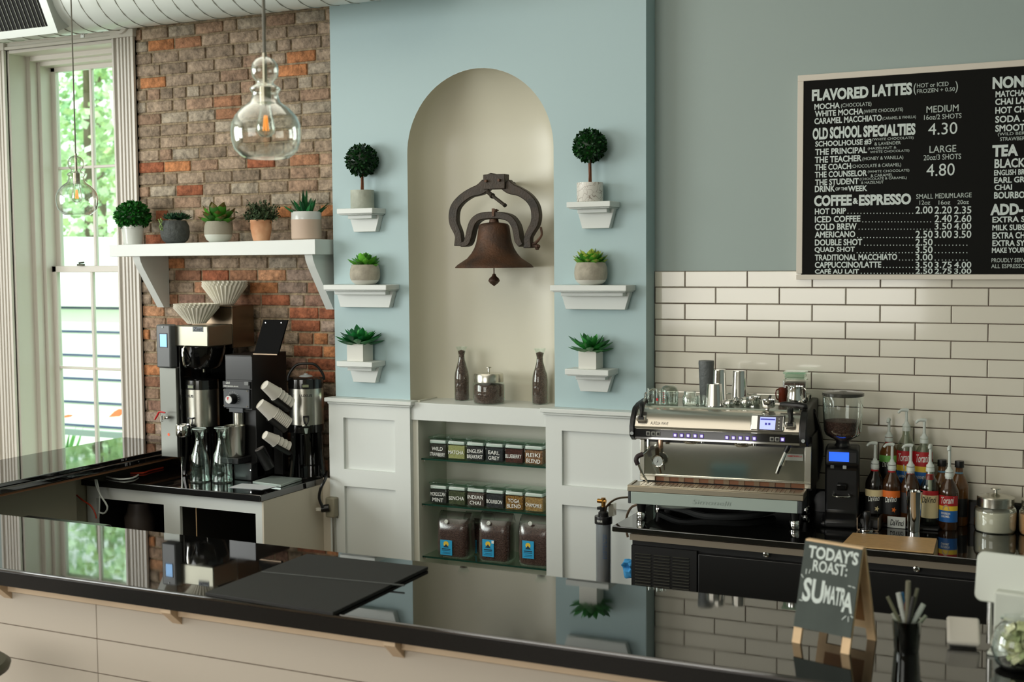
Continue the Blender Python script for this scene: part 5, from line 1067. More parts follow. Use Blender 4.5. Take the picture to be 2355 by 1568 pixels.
# groups, wands, gauge
for x_, y_ in ((1588, 1016), (1706, 1023)):
    u, w = EM.px(x_, y_, fv + .06); b = MB(); b.lathe([(.001, -.014), (.026, -.014), (.036, -.006), (.038, .004), (.034, .02), (.001, .02)], 32, cx=u, cyy=fv + .07, cz=w + .006); b.cyl((u + .055, fv + .05, w), (u + .055, fv + .05, w + .02), .012); b.cyl((u + .03, fv + .055, w + .008), (u + .055, fv + .055, w + .008), .008); b.build('group_head', chrome, em, sharp=40)
b = MB(); P_ = [EM.px(x, y, v) + (v,) for x, y, v in ((1491, 1004, .06), (1491, 1020, .055), (1490, 1034, .045), (1478, 1045, .03))]; b.tube([(p[0], p[2], p[1]) for p in P_], .006, 8); P2 = [EM.px(x, y, v) + (v,) for x, y, v in ((1467, 1065, .022), (1478, 1090, .03), (1491, 1111, .04))]; b.tube([(p[0], p[2], p[1]) for p in P2], .0055, 8); b.build('steam_wand', chrome, em)
P3 = [EM.px(x, y, v) + (v,) for x, y, v in ((1479, 1044, .03), (1467, 1049, .024), (1463, 1058, .02), (1467, 1068, .022))]; MB().tube([(p[0], p[2], p[1]) for p in P3], .011, 10).build('wand_grip', mat('grip_dark', (42, 26, 30), .5), em)
b = MB(); P_ = [EM.px(x, y, v) + (v,) for x, y, v in ((1808, 1036, .05), (1796, 1064, .04), (1786, 1089, .03))]; b.tube([(p[0], p[2], p[1]) for p in P_], [.007, .009, .0075], 8); b.build('steam_wand', chrome, em); P_ = [EM.px(x, y, v) + (v,) for x, y, v in ((1816, 1012, .06), (1813, 1026, .055), (1806, 1040, .05))]; MB().tube([(p[0], p[2], p[1]) for p in P_], [.01, .011, .01], 8).build('wand_joint', black, em)
u, w = EM.px(1518, 1022, .06); MB().lathe([(.001, -.018), (.01, -.018), (.012, .02), (.008, .03), (.001, .03)], 20, cx=u, cyy=.07, cz=w).build('water_spout', mat('rose_steel', (205, 165, 140), .2, 1), em)
u, w = EM.px(1513, 1060, .1); gm = Matrix.Translation((u, .1, w)) @ Matrix.Rotation(PI / 2, 4, 'X'); o = MB(gm).lathe([(.001, -.012), (.027, -.012), (.029, 0), (.026, .006), (.023, .004), (.023, .001), (.001, .001)], 32).build('pressure_gauge', chrome, em)
MB(gm).lathe([(.001, .0018), (.0225, .0018)], 32).build('gauge_face', mat('gauge_white', (190, 196, 192), .3), o); b = MB(gm); b.add([(-.001, .002, .0024), (.001, -.001, .0024), (-.007, -.012, .0024)], [(0, 1, 2)]); b.add([(0, 0, .0024), (.002, .001, .0024), (-.001, .016, .0024)], [(0, 1, 2)])
for i in range(10):
    a = 2 * PI * i / 10; c_, s_ = math.cos(a), math.sin(a); b.add([(.018 * c_ - .0006 * s_, .018 * s_ + .0006 * c_, .0024), (.018 * c_ + .0006 * s_, .018 * s_ - .0006 * c_, .0024), (.021 * c_, .021 * s_, .0024)], [(0, 1, 2)])
b.build('gauge_needle', black_ink, o); MB().cyl((u + .008, .1, w - .03), (u + .012, .11, w - .055), .004).cyl((u - .004, .105, w + .028), (u - .004, .1, w + .06), .01, seg=10).build('gauge_stem', dsteel, em)
# feet
fh = zc - O_.z
for x_, v_ in ((.049, .055), (W_ - .04, .075), (.049, .42), (W_ - .03, .42)):
    MB().lathe([(.001, fh + .0005), (.021, fh + .0005), (.023, fh + .004), (.023, fh + .034), (.02, fh + .038), (.001, fh + .038)], 28, cx=x_, cyy=v_).build('foot', chrome, em, sharp=40); MB().cyl((x_, v_, fh + .0385), (x_, v_, .0), .017, .024, 20).build('foot_stem', black, em)
P_ = [(.08, .3, fh + .02), (.2, .2, fh + .03), (.32, .16, fh + .012), (.5, .2, fh + .015), (.6, .35, fh + .02)]; MB().tube(P_, .016, 8).build('drain_hose', mat('hose_grey', (52, 54, 54), .5), em)
MB().tube([(.06, .2, -.01), (.14, .1, -.022), (.26, .08, -.014), (.36, .14, -.004)], .009, 8).build('inlet_hose', mat('hose_light', (150, 160, 150), .4), em)

# ---- things on the cup tray
ZT = O_.z + z_ridge + .003
gl2 = thin_glass('tumbler_glass', (252, 254, 253), 2.2)
def onmach(x, v):          # pixel column x at machine depth v -> world point on the tray
    u, _ = EM.px(x, 940, v); return O_ + EM.u * u + EM.v * v
def vessel(name, lab, cat, x0, x1, yt, v, m, prof, group=None, part='body', lid=None):
    p = onmach((x0 + x1) / 2, v); p.z = ZT; k = mpx(p); r = (x1 - x0) / 2 * k; h = PY((x0 + x1) / 2, yt, p.y).z - ZT
    return p, r, h
def lathe_thing(name, lab, cat, x0, x1, yt, v, m, prof, group=None):
    p, r, h = vessel(name, lab, cat, x0, x1, yt, v, m, prof)
    o = MB().lathe([(a * r, c * h) for a, c in prof], 32).build(name, m, loc=p, sharp=50); return tag(o, lab, cat, group), r, h
inv = [(1, 0), (1, .02), (.93, .06), (.78, .96), (.72, 1), (.001, 1)]; tall = [(.001, .02), (.9, .0), (1, .05), (1, 1), (.95, 1), (.93, .06), (.001, .06)]
lathe_thing('drinking_glass', 'clear straight glass at the left end of the espresso machine top', 'glass', 1488.4, 1506, 892, .18, gl2, tall)
o, r, h = lathe_thing('shot_glass', 'clear measuring glass with a red mark on the espresso machine top', 'glass', 1508, 1521, 893, .16, gl2, tall); MB().box(-r * .5, r * .2, -r - .001, -r, h * .25, h * .42).build('red_mark', red, o)
o, r, h = lathe_thing('shot_glass', 'clear measuring glass with red gradations on the espresso machine top', 'glass', 1521, 1533, 894, .17, gl2, tall)
b = MB()
for i in range(6): b.box(-r * .2, r * .55, -r - .001, -r, h * (.15 + i * .12), h * (.15 + i * .12) + .0025)
b.build('red_scale', red, o)
lathe_thing('dome_lid', 'cloudy clear dome lid behind the small glasses on the machine top', 'lid', 1521, 1559, 886, .33, thin_glass('cloudy', (205, 212, 205), 1.2, .2), [(1, 0), (1, .7), (.85, .9), (.5, 1), (.001, 1)])
lathe_thing('drinking_glass', 'wide clear ribbed glass in front of the dome lid on the machine top', 'glass', 1533, 1561, 901, .19, gl2, [(.001, .02), (.85, 0), (.9, .1), (.9, .8), (1, .82), (1, 1), (.94, 1), (.84, .1), (.001, .08)])
lathe_thing('mason_jar', 'small clear mason jar on the espresso machine top', 'jar', 1570, 1604, 900, .2, gl2, [(.001, .02), (.95, 0), (1, .08), (1, .62), (.82, .76), (.8, .98), (.76, 1), (.76, .76), (.93, .6), (.93, .1), (.001, .08)])
o, r, h = lathe_thing('glass_mug', 'little clear glass mug beside the steel shaker cup', 'mug', 1604, 1622, 909, .2, gl2, tall)
lathe_thing('travel_tumbler', 'dark grey tall travel tumbler with a sloped lid behind the steel cups', 'tumbler', 1606, 1642, 829, .38, mat('tumbler_grey', (96, 100, 100), .5, bump=.4, bscale=60), [(.001, 0), (.72, 0), (.78, .02), (.98, .88), (1, .93), (.97, 1), (.2, .99), (.001, .98)])
g_ = 'inverted steel shaker cups on the espresso machine'
lathe_thing('shaker_cup', 'short upside-down steel cup in front on the espresso machine top', 'cup', 1621, 1664.5, 882, .19, chrome, inv, g_)
lathe_thing('shaker_cup', 'tall upside-down steel cup behind the short steel one', 'cup', 1636, 1673, 849, .31, chrome, inv, g_)
lathe_thing('shaker_cup', 'tall upside-down steel cup standing alone in the middle of the machine top', 'cup', 1680.5, 1720, 852, .32, chrome, inv, g_)
rnd = [(.001, 0), (.5, 0), (.55, .05), (.85, .2), (1, .45), (.95, .7), (.75, .88), (.8, 1), (.7, .98), (.001, .6)]
for x0_, x1_, yt_, v_, lab in ((1665, 1690, 919, .18, 'small round steel sugar pot, left one on the machine top'), (1683, 1702, 914, .27, 'small round steel sugar pot, the back one between the other two'), (1701, 1731, 915, .2, 'small round steel sugar pot, right one on the machine top')): lathe_thing('sugar_pot', lab, 'pot', x0_, x1_, yt_, v_, chrome, rnd, 'round steel pots on the machine')
lathe_thing('white_cup', 'small white cup on the espresso machine top', 'cup', 1728, 1750, 908, .3, mat('ceramic', (212, 214, 204), .3), [(.001, 0), (.6, 0), (.75, .1), (1, .95), (.96, 1), (.9, .9), (.001, .1)])
# portafilters
for i, (xa, ya, xb, yb_, v_, lab) in enumerate(((1790, 935, 1838, 945, .13, 'portafilter with a thick black handle pointing right on the machine top'), (1762, 925, 1738, 940, .22, 'empty chrome portafilter lying left of the black handle'))):
    p = onmach(xa if i == 0 else 1756, v_); p.z = ZT; t = thing('portafilter', lab, 'portafilter', p, TH)
    b = MB(); b.lathe([(.001, .008), (.026, .008), (.031, .014), (.033, .042), (.029, .042), (.027, .018), (.001, .014)], 28, cx=-.045); b.cyl((-.02, 0, .025), (.01, 0, .024), .006); b.tube([(-.045, 0, .01), (-.045, 0, .0), (-.055, 0, .001)], .006, 6); b.box(-.055, -.035, -.041, -.03, .03, .038); b.build('basket', chrome, t, sharp=40)
    if i == 0: MB().tube([(.008, 0, .023), (.03, -.004, .024), (.08, -.01, .022), (.12, -.014, .018), (.128, -.015, .018)], [.008, .012, .015, .014, .006], 10).build('handle', black, t)
    else: MB().tube([(.008, 0, .024), (.02, 0, .03), (.03, .01, .05)], [.006, .006, .005], 8).build('handle', black, t); 
# decaf jar, pitcher, amber mug
p, r, h = vessel('', '', '', 1803, 1855, 853, .36, None, None); t = thing('decaf_jar', 'square glass jar of dark beans lettered DECAF at the back of the machine top', 'jar', p, TH)
MB().box(-r, r, -r, r, 0, h * .78).build('glass_body', gl2, t, bevel=.008); MB().box(-r * .92, r * .92, -r * .92, r * .92, .004, h * .66).build('coffee_beans', beans, t, bevel=.006); MB().box(-r * .98, r * .98, -r * .98, r * .98, h * .93, h).box(-r * .85, r * .85, -r * .85, r * .85, h * .8, h * .93).build('lid', ggreen, t, bevel=.004)
b = MB(); text(b, 'DECAF', -r * .8, r * .8, h * .46, h * .6, v=-r - .001, offset=.02); b.build('lettering', white_ink, t)
p, r, h = vessel('', '', '', 1809, 1848, 888, .2, None, None); t = thing('milk_pitcher', 'steel milk pitcher standing in front of the DECAF jar', 'pitcher', p, TH)
MB().lathe([(.001, 0), (r * .95, 0), (r, h * .06), (r * .97, h * .5), (r * .86, h * .8), (r * .9, h), (r * .86, h), (r * .8, h * .8), (r * .9, h * .1), (.001, h * .08)], 36).build('body', chrome, t, sharp=50); MB().tube([(r * .85, 0, h * .9), (r * 1.25, -.01, h * .86), (r * 1.3, -.01, h * .5), (r * .95, 0, h * .28)], .004, 8).build('handle', chrome, t)
p, r, h = vessel('', '', '', 1790, 1810, 891, .3, None, None); t = thing('amber_mug', 'small amber glass mug left of the milk pitcher', 'mug', p, TH)
MB().lathe([(.001, .02), (r * .8, 0), (r, h * .1), (r * .9, h * .8), (r, h), (r * .9, h), (r * .8, h * .1), (.001, h * .1)], 24).build('body', mat('amber', (92, 34, 18), .15), t, sharp=50); MB().tube([(-r * .9, 0, h * .9), (-r * 1.5, -.005, h * .8), (-r * 1.4, -.005, h * .4), (-r * .9, 0, h * .3)], .003, 6).build('handle', MT['amber'], t)

# ================================================================ ESPRESSO GRINDER
gp = PZ(1937, 1213, zc); k = mpx(gp); gy = gp.y + .08
eg = thing('espresso_grinder', 'black espresso grinder with a clear bean hopper and blue screen', 'grinder', (PY(1937, 1100, gy).x, gy, zc), math.radians(8)); EG = Fr(eg.location, math.radians(8))
Zg = lambda y: PY(1937, y, gy).z - zc
mblk = mat('grinder_body', (20, 20, 21), .35)
b = MB(); b.prism([(-.105, 0), (.13, 0), (.13, .03), (.12, .06), (.11, Zg(1028)), (-.02, Zg(1024)), (-.055, Zg(1030)), (-.062, Zg(1064)), (-.045, Zg(1072)), (-.045, .06), (-.105, .035)], 'x', -.072, .072); b.build('body', mblk, eg, bevel=.012, seg=3)
b = MB(); b.box(-.088, .088, -.1, .125, .001, .028); b.build('base', mblk, eg, bevel=.012, seg=3)
R0g = 46 * k; b = MB(); b.lathe([(.022, Zg(1022)), (.026, Zg(1013)), (R0g * .82, Zg(1000)), (R0g * .93, Zg(990)), (R0g, Zg(930)), (R0g, Zg(909))], 40); b.build('hopper', gl2, eg, sharp=60)
b = MB(); b.lathe([(.001, Zg(1021)), (.024, Zg(1013)), (R0g * .78, Zg(1000)), (R0g * .9, Zg(989)), (R0g * .93, Zg(967)), (R0g * .5, Zg(965)), (.001, Zg(968))], 36); b.build('coffee_beans', beans, eg, sharp=80)
b = MB(); b.lathe([(R0g * 1.0, Zg(910)), (R0g * 1.03, Zg(909)), (R0g * 1.03, Zg(903)), (R0g * .96, Zg(901)), (.02, Zg(900)), (.012, Zg(898)), (.001, Zg(898))], 40); b.build('hopper_lid', mat('smoked_lid', (60, 60, 54), .15), eg)
b = MB(); b.lathe([(.034, Zg(1028)), (.036, Zg(1024)), (.028, Zg(1018)), (.03, Zg(1010)), (.001, Zg(1010))], 32); b.build('collar', mblk, eg)
b = MB(); _v = -.064; b.box(-.055, .03, _v, _v + .003, Zg(1056), Zg(1035)); b.build('screen', mat('screen_blue', (45, 100, 245), .3, emit=1.0), eg)
for x_, m_ in ((-.04, pgrey), (.012, mat('btn', (170, 175, 175), .4))): MB().box(x_ - .008, x_ + .008, -.0645, -.058, Zg(1073), Zg(1065)).build('button', m_, eg, bevel=.002)
b = MB(); b.tube([(-.03, -.045, Zg(1132)), (-.035, -.085, Zg(1133)), (0, -.095, Zg(1134)), (.035, -.085, Zg(1133)), (.03, -.045, Zg(1132))], .004, 8); b.build('portafilter_fork', chrome, eg)
b = MB(); b.prism([(-.045, Zg(1105)), (-.075, Zg(1108)), (-.07, Zg(1120)), (-.045, Zg(1124))], 'x', -.02, .02); b.build('chute', gloss_black, eg, bevel=.003)

# ================================================================ SYRUPS AND SMALL WARES
pumpw = mat('pump_white', (214, 222, 216), .4)
yel = mat('label_yellow', (235, 200, 60), .5); blu = mat('label_blue', (28, 98, 170), .5); redl = mat('label_red', (176, 30, 36), .5); blk = mat('label_black', (22, 22, 22), .5); crm = mat('label_cream', (222, 206, 158), .6); org = mat('label_orange', (222, 110, 35), .5); grn = mat('label_green', (120, 190, 90), .5)
cg = thin_glass('syrup_clear', (215, 218, 205), .9); bg_ = mat('syrup_brown', (58, 34, 16), .12, coat=.5); ag = mat('syrup_amber', (112, 72, 34), .12, coat=.5); dkb = mat('syrup_dark', (20, 16, 12), .12, coat=.5)
rk = thing('syrup_rack', 'two-tier black rack holding the syrup bottles, with a small white name plate', 'rack', (PY(2095, 1200, -.12).x, -.12, zc)); RH = .150
b = MB(); rw = .13; b.box(-rw, rw, .0, .085, .0, RH); b.box(-rw, rw, -.13, .0, .001, .012); b.build('riser', blackm, rk, bevel=.003)
RF = Fr(rk.location); u0, w1 = RF.px(2041, 1187, -.135); u1, w0_ = RF.px(2082, 1211, -.135); MB().box(u0, u1, -.135, -.1305, .002, w1).build('name_plate', mat('plate_white', (200, 205, 200), .5), rk)
b = MB(); text(b, 'DaVinci', u0 + .012, u1 - .006, .012, w1 - .012, v=-.1365, shear=.25, offset=.01); b.build('plate_lettering', black_ink, rk)
def bottle(px, Y, z, ptop, ycol, body, lab, style, hook=1, capped=False, r=.041):
    x = PY(px, 1100, Y).x; t = thing('syrup_bottle', lab, 'bottle', (x, Y, z), group='flavour syrup bottles on the back counter')
    Z = lambda y: PY(px, y, Y).z - z
    hN = Z(ycol)       # neck top
    hs = hN * .64
    MB().lathe([(.001, .001), (r * .93, 0), (r, .006), (r, hs), (r * .94, hs + .014), (r * .7, hs + .036), (r * .48, hs + .052), (r * .4, hN * .88), (r * .38, hN - .006), (r * .42, hN - .005), (r * .42, hN)], 32).build('glass', body, t, sharp=60)
    def fn(u, w): a = u / r; return ((r + .0012) * math.sin(a), -(r + .0012) * math.cos(a), w)
    def lab_patch(w0, w1, m, a0=-1.15, a1=1.15, name='label', rr=None):
        b = MB(); n = 12; rr = rr or r + .0008; vs = []
        for i in range(n + 1):
            a = a0 + (a1 - a0) * i / n; vs += [(rr * math.sin(a), -rr * math.cos(a), w0), (rr * math.sin(a), -rr * math.cos(a), w1)]
        b.add(vs, [(2 * i, 2 * i + 2, 2 * i + 3, 2 * i + 1) for i in range(n)]); return b.build(name, m, t)
    if style == 'torani':
        lab_patch(.105, .15, redl); lab_patch(.085, .105, yel); lab_patch(.035, .085, blu); b = MB(); text(b, 'Torani', -.03, .026, .114, .143, fn=lambda u, w: fn(u, w), shear=.3, offset=.01, slant=.004); text(b, 'BOURBON', -.028, .01, .068, .078, fn=fn); text(b, 'CARAMEL', -.028, .008, .055, .065, fn=fn); b.build('lettering', white_ink, t)
        b = MB(); vs = []; 
        for i in range(17):
            a = PI * i / 16; vs.append(fn(-.008 + .014 * math.cos(a), .087 + .024 * math.sin(a)))
        b.add([(p_[0] * 1.01, p_[1] * 1.01, p_[2]) for p_ in vs], [tuple(range(17))]); b.build('emblem', mat('emblem_tan', (190, 160, 120), .5), t)
    elif style == 'torani_back':
        lab_patch(.105, .17, redl); lab_patch(.08, .105, yel); lab_patch(.02, .08, blu); b = MB(); text(b, 'Torani', -.03, .026, .122, .158, fn=fn, shear=.3, offset=.01, slant=.004); text(b, 'LAVENDER', -.028, .02, .05, .063, fn=fn); b.build('lettering', white_ink, t)
    elif style in ('vanilla', 'orange', 'green'):
        lab_patch(.04, .115, blk); lab_patch(.115, .145, {'vanilla': crm, 'orange': org, 'green': grn}[style]); b = MB(); text(b, 'DaVinci', -.022, .028, .092, .116, fn=fn, shear=.25, offset=.01, slant=.006); b.build('lettering', white_ink, t)
        lab_patch(hN * .80, hN * .87, {'vanilla': crm, 'orange': org, 'green': grn}[style], rr=r * .42, name='neck_label'); lab_patch(hN * .87, hN * .9, redl, rr=r * .42, name='neck_label')
        if style != 'green':
            b = MB(); cx_, cz_ = .016, .062
            for i in range(5):
                a = i * 2 * PI / 5; b.add([(p_[0] * 1.012, p_[1] * 1.012, p_[2]) for p_ in (fn(cx_, cz_), fn(cx_ + .011 * math.cos(a), cz_ + .013 * math.sin(a)), fn(cx_ + .005 * math.cos(a + .63), cz_ + .006 * math.sin(a + .63)))], [(0, 1, 2)]); b.add([(p_[0] * 1.012, p_[1] * 1.012, p_[2]) for p_ in (fn(cx_, cz_), fn(cx_ + .005 * math.cos(a - .63), cz_ + .006 * math.sin(a - .63)), fn(cx_ + .011 * math.cos(a), cz_ + .013 * math.sin(a)))], [(0, 1, 2)])
            b.build('picture', crm if style == 'vanilla' else org, t)
    elif style == 'cream':
        lab_patch(.035, .135, crm); lab_patch(.135, .155, redl); b = MB(); text(b, 'DaVinci', -.03, .032, .1, .127, fn=fn, shear=.25, offset=.01, slant=.004); b.build('lettering', black_ink, t); lab_patch(hN * .78, hN * .88, redl, rr=r * .42, name='neck_label')
    elif style == 'neck_red': lab_patch(hN * .78, hN * .88, redl, rr=r * .42, name='neck_label'); lab_patch(.05, .14, blk)
    elif style == 'cap': lab_patch(hN * .84, hN * .9, mat('label_sky', (120, 165, 195), .5), rr=r * .42, name='neck_label'); lab_patch(hN * .72, hN * .83, mat('label_rust', (150, 84, 36), .5), rr=r * .42, name='neck_label'); lab_patch(.04, .12, blk)
    if capped: MB().lathe([(.001, hN + .022), (r * .46, hN + .022), (r * .48, hN + .018), (r * .48, hN - .006), (.001, hN - .006)], 24).build('cap', black, t); return t
    hp2 = Z(ptop); c = MB(); c.lathe([(.001, hN + .022), (.008, hN + .022), (.011, hN + .012), (.0165, hN + .008), (.018, hN - .012), (.0185, hN - .02), (.001, hN - .02)], 24); c.cyl((0, 0, hN + .02), (0, 0, hp2 - .008), .0065, .006, 12)
    if hook: c.tube([(.008, 0, hp2 - .006), (-.002 * hook, -.002, hp2 - .003), (-.022 * hook, -.010, hp2 - .004), (-.034 * hook, -.016, hp2 - .016)], [.008, .0085, .0065, .005], 8)
    else: c.tube([(0, .008, hp2 - .006), (0, -.01, hp2 - .003), (0, -.03, hp2 - .006), (0, -.036, hp2 - .014)], [.008, .0085, .0075, .006], 8)
    c.build('pump', pumpw, t, sharp=60)
    if body is cg: MB().cyl((0, 0, .03), (0, 0, hN - .02), .0095, seg=12).build('pump_tube', pumpw, t)
    else: MB().cyl((0, 0, hN - .07), (0, 0, hN - .021), .0165, .0165, 16).build('pump_tube', pumpw, t)
    return t
zf_ = zc + .0125; zr_ = zc + RH + .0005
bottle(2012, -.19, zf_, 1017, 1065, dkb, 'syrup bottle with a black and cream label and star flower, leftmost of the front row', 'vanilla')
bottle(2051, -.185, zf_, 1020, 1068, bg_, 'syrup bottle with an orange and black label, second in the front row', 'orange')
bottle(2094, -.18, zf_, 1022, 1072, bg_, 'syrup bottle behind the steel shaker tin, only its pump and red neck label clear', 'neck_red')
bottle(2139, -.175, zf_, 1022, 1073, cg, 'clear syrup bottle with a cream label under a red band, front row', 'cream', 0)
bottle(2183, -.17, zc + .0005, 1026, 1085, bg_, 'syrup bottle with a big red, yellow and blue label, rightmost of the front row', 'torani', 0)
bottle(2043, -.075, zr_, 962, 1004, ag, 'amber syrup bottle with green and black label, left on the upper tier', 'green', 0)
bottle(2083, -.075, zr_, 941, 980, cg, 'tallest clear syrup bottle with red and blue label, middle of the upper tier', 'torani_back')
bottle(2124, -.078, zr_, 964, 1008, cg, 'clear syrup bottle with a red, yellow and blue label, right on the upper tier', 'torani_back')
bottle(2166, -.06, zc + .0005, 0, 1068, ag, 'brown syrup bottle with a black screw cap, left of the two capped ones', 'cap', capped=True)
bottle(2206, -.06, zc + .0005, 0, 1071, ag, 'brown syrup bottle with a black screw cap, right of the two capped ones', 'cap', capped=True)
# shaker tin and spoon
p = PZ(2101, 1222, zc); k = mpx(p); y = p.y + .012; t = thing('shaker_tin', 'tall steel shaker tin standing in front of the syrup bottles', 'shaker', (p.x, y, zc + .0005)); r = 18.5 * k; h = PY(2101, 1129, y).z - zc
MB().lathe([(.001, 0), (r * .74, 0), (r * .76, .008), (r * .98, h - .004), (r * 1.02, h), (r * .96, h), (r * .72, .01), (.001, .008)], 36).build('body', chrome, t, sharp=50)
P_ = [PY(2078, 1068, y - .01), PY(2082, 1100, y - .01), PY(2087, 1135, y), PY(2092, 1180, y)]; o = MB().tube([tuple(q_ - P_[3]) for q_ in P_], [.003, .0018, .0018, .002], 6).build('bar_spoon', chrome, loc=P_[3]); tag(o, 'long twisted steel bar spoon leaning out of the shaker tin', 'spoon')
# tamper station
p = PZ(2003, 1219, zc); t = thing('tamper_station', 'low steel and black tamping station between grinder and syrups', 'stand', (p.x, p.y + .03, zc))
b = MB(); b.box(-.058, -.052, -.05, .05, 0, .055); b.box(.030, .036, -.05, .05, 0, .06); b.box(-.058, .036, -.05, .05, .0, .006); b.build('bracket', dsteel, t, bevel=.002); MB().box(-.05, .03, -.02, .05, .0065, .045).build('block', black, t, bevel=.003)
t2 = thing('tamper', 'coffee tamper with black handle and steel foot in front of the tamping station', 'tamper', (p.x - .012, p.y - .04, zc + .0005)); MB().lathe([(.001, 0), (.028, 0), (.029, .004), (.028, .012), (.012, .014), (.001, .014)], 28).build('foot', chrome, t2, sharp=40); MB().lathe([(.011, .014), (.009, .03), (.015, .06), (.018, .078), (.014, .088), (.001, .09)], 24).build('handle', black, t2)
slab('bamboo_board', [(1961, 1224.5), (2155, 1238), (2147, 1271), (1934, 1253)], zc + .006, .0055, bamboo, 'thin pale wooden board lying at the front edge of the back counter', 'board')
# canisters
def canister(px, w, fillm, lab, Y=-.13):
    p = PY(px, 1200, Y); k = mpx(p); t = thing('lidded_jar', lab, 'jar', (p.x, Y, zc + .0005), group='steel lidded glass jars at the right end'); r = w / 2 * k
    MB().lathe([(.001, .002), (r * .95, 0), (r, .015), (r, .085), (r * .96, .1), (r * .86, .108)], 40).build('glass_body', gl2, t, sharp=60); MB().lathe([(.001, .004), (r * .93, .004), (r * .97, .015), (r * .97, .088), (.001, .09)], 36).build('contents', fillm, t, sharp=60)
    MB().lathe([(r * .88, .108), (r * .88, .145), (r * .84, .15), (.02, .162), (.008, .164), (.007, .178), (.022, .18), (.02, .184), (.001, .185)], 40).build('lid', steel, t, sharp=30)
canister(2289, 93, mat('sugar', (212, 208, 188), .9), 'glass jar of white sugar with a steel knob lid')
canister(2392, 93, mat('brown_sugar', (190, 140, 90), .9), 'glass jar of brown sugar with a steel lid, cut by the right edge')
# water filter
p = PY(1388, 1260, -.33); t = thing('water_filter', 'tall cylindrical water filter with black head and brass fittings beside the fridge', 'filter', (p.x, -.33, PY(1388, 1186, -.33).z)); k = mpx(p)
MB().lathe([(.001, 0), (20 * k, 0), (20.5 * k, -2 * k), (20.5 * k, -17 * k), (18 * k, -18 * k)], 32).build('head', black, t); MB().lathe([(17 * k, -17 * k), (17.5 * k, -20 * k), (17.5 * k, -200 * k), (10 * k, -210 * k), (.001, -212 * k)], 32).build('canister', mat('filter_chrome', (172, 180, 186), .2, .55), t, sharp=50)
MB().lathe([(12 * k, 0), (12 * k, 8 * k), (8 * k, 12 * k), (9 * k, 22 * k), (.001, 22 * k)], 20).box(-.03, .0, -.008, .008, 14 * k, 20 * k).build('valve_head', black, t); b = MB(); b.cyl((-14 * k, 0, 34 * k), (6 * k, 0, 34 * k), 5 * k); b.cyl((0, 0, 20 * k), (0, 0, 42 * k), 5 * k); b.build('brass_fitting', mat('brass', (190, 140, 70), .25, 1), t)
MB().box(14 * k, 26 * k, -.01, .03, 2 * k, 30 * k).build('mounting_bracket', steel, t)
P_ = [PY(x, y, Y) for x, y, Y in ((1388, 1198, -.33), (1392, 1172, -.34), (1402, 1157, -.36), (1420, 1146, -.40), (1446, 1143, -.45))]; MB().tube([tuple(q_ - t.location) for q_ in P_], .005, 8).build('steel_hose', dsteel, t)
P_ = [PY(x, y, Y) for x, y, Y in ((1478, 1160, -.28), (1455, 1164, -.25), (1442, 1185, -.22), (1440, 1215, -.2), (1444, 1235, -.2))]; MB().tube([tuple(q_ - t.location) for q_ in P_], .006, 8).build('drain_hose', mat('hose_brown', (120, 100, 80), .35, .5), t)
b = MB()
def ffn(u, w): a = u / (17.5 * k); return (17.7 * k * math.sin(a), -17.7 * k * math.cos(a), w)
for j in range(3): b2 = MB(); text(b, ['EVERPURE', 'ESO 7', 'FILTER'][j], -.15, -.03, -.001, .001, fn=lambda u, w, j=j: ffn(.012 + j * .007 + w * 2, -.05 + u), offset=.01)
b.build('lettering', mat('ink_blue', (60, 100, 150), .5), t); b = MB(); text(b, 'EVERPURE', -.018, .01, -.024, -.014, fn=lambda u, w: (20.7 * k * math.sin(u / (20.5 * k)), -20.7 * k * math.cos(u / (20.5 * k)), w)); b.build('head_lettering', white_ink, t)
P_ = PY(1441, 1310, -.66); q = random.Random(9); b = MB(); vs = []
for j in range(7):
    for i in range(5): vs.append((-.026 + .013 * i + q.gauss(0, .003) + (.012 if j in (0, 6) else 0), q.gauss(0, .008), .04 - .014 * j))
b.add(vs, [(j * 5 + i, j * 5 + i + 1, (j + 1) * 5 + i + 1, (j + 1) * 5 + i) for j in range(6) for i in range(4)]); o = b.build('cloth', mat('blue_cloth', (70, 160, 220), .8), loc=(P_.x - .004, -.63, P_.z), solid=.002); tag(o, 'small crumpled bright blue cloth hanging at the left side of the fridge', 'cloth')

# ================================================================ MENU BOARD
bx0, bx1, bz0, bz1 = -1.253, .60, H - .095, H + .839; by = -.03
mb_ = thing('menu_board', 'large white-framed chalkboard menu of coffee and tea prices on the grey wall', 'menu board', ((bx0 + bx1) / 2, by, (bz0 + bz1) / 2)); BF2 = Fr(mb_.location); hw, hh = (bx1 - bx0) / 2, (bz1 - bz0) / 2; ft = .0275
b = MB(); b.box(-hw, hw, -.012, .02, hh - ft, hh); b.box(-hw, hw, -.012, .02, -hh, -hh + ft * .82); b.box(-hw, -hw + ft, -.012, .02, -hh + ft, hh - ft); b.box(hw - ft, hw, -.012, .02, -hh + ft, hh - ft); b.build('frame', mat('frame_cream', (222, 214, 200), .5), mb_, bevel=.002)
MB().box(-hw + ft * .8, hw - ft * .8, -.008, .012, -hh + ft * .8, hh - ft * .8).build('chalk_panel', mat('chalkboard', (15, 15, 12), .8, spec=.2), mb_)
def bpx(cx_, cy_): return BF2.px(1820 + cx_ / 2.959, 130 + cy_ / 2.959, -.0092)
class Let:
    def __init__(s, name, m): s.name = name; s.m = m
def put(L_, s, x0, x1, yt, yb, off=.015, shear=0):
    put_(L_[0], s, x0, x1, yt, yb, off, shear) if isinstance(L_, tuple) else one(L_, s, x0, x1, yt, yb, off, shear)
def one(L_, s, *a):
    b = MB(); put_(b, s, *a); b.build(L_.name, L_.m, mb_)
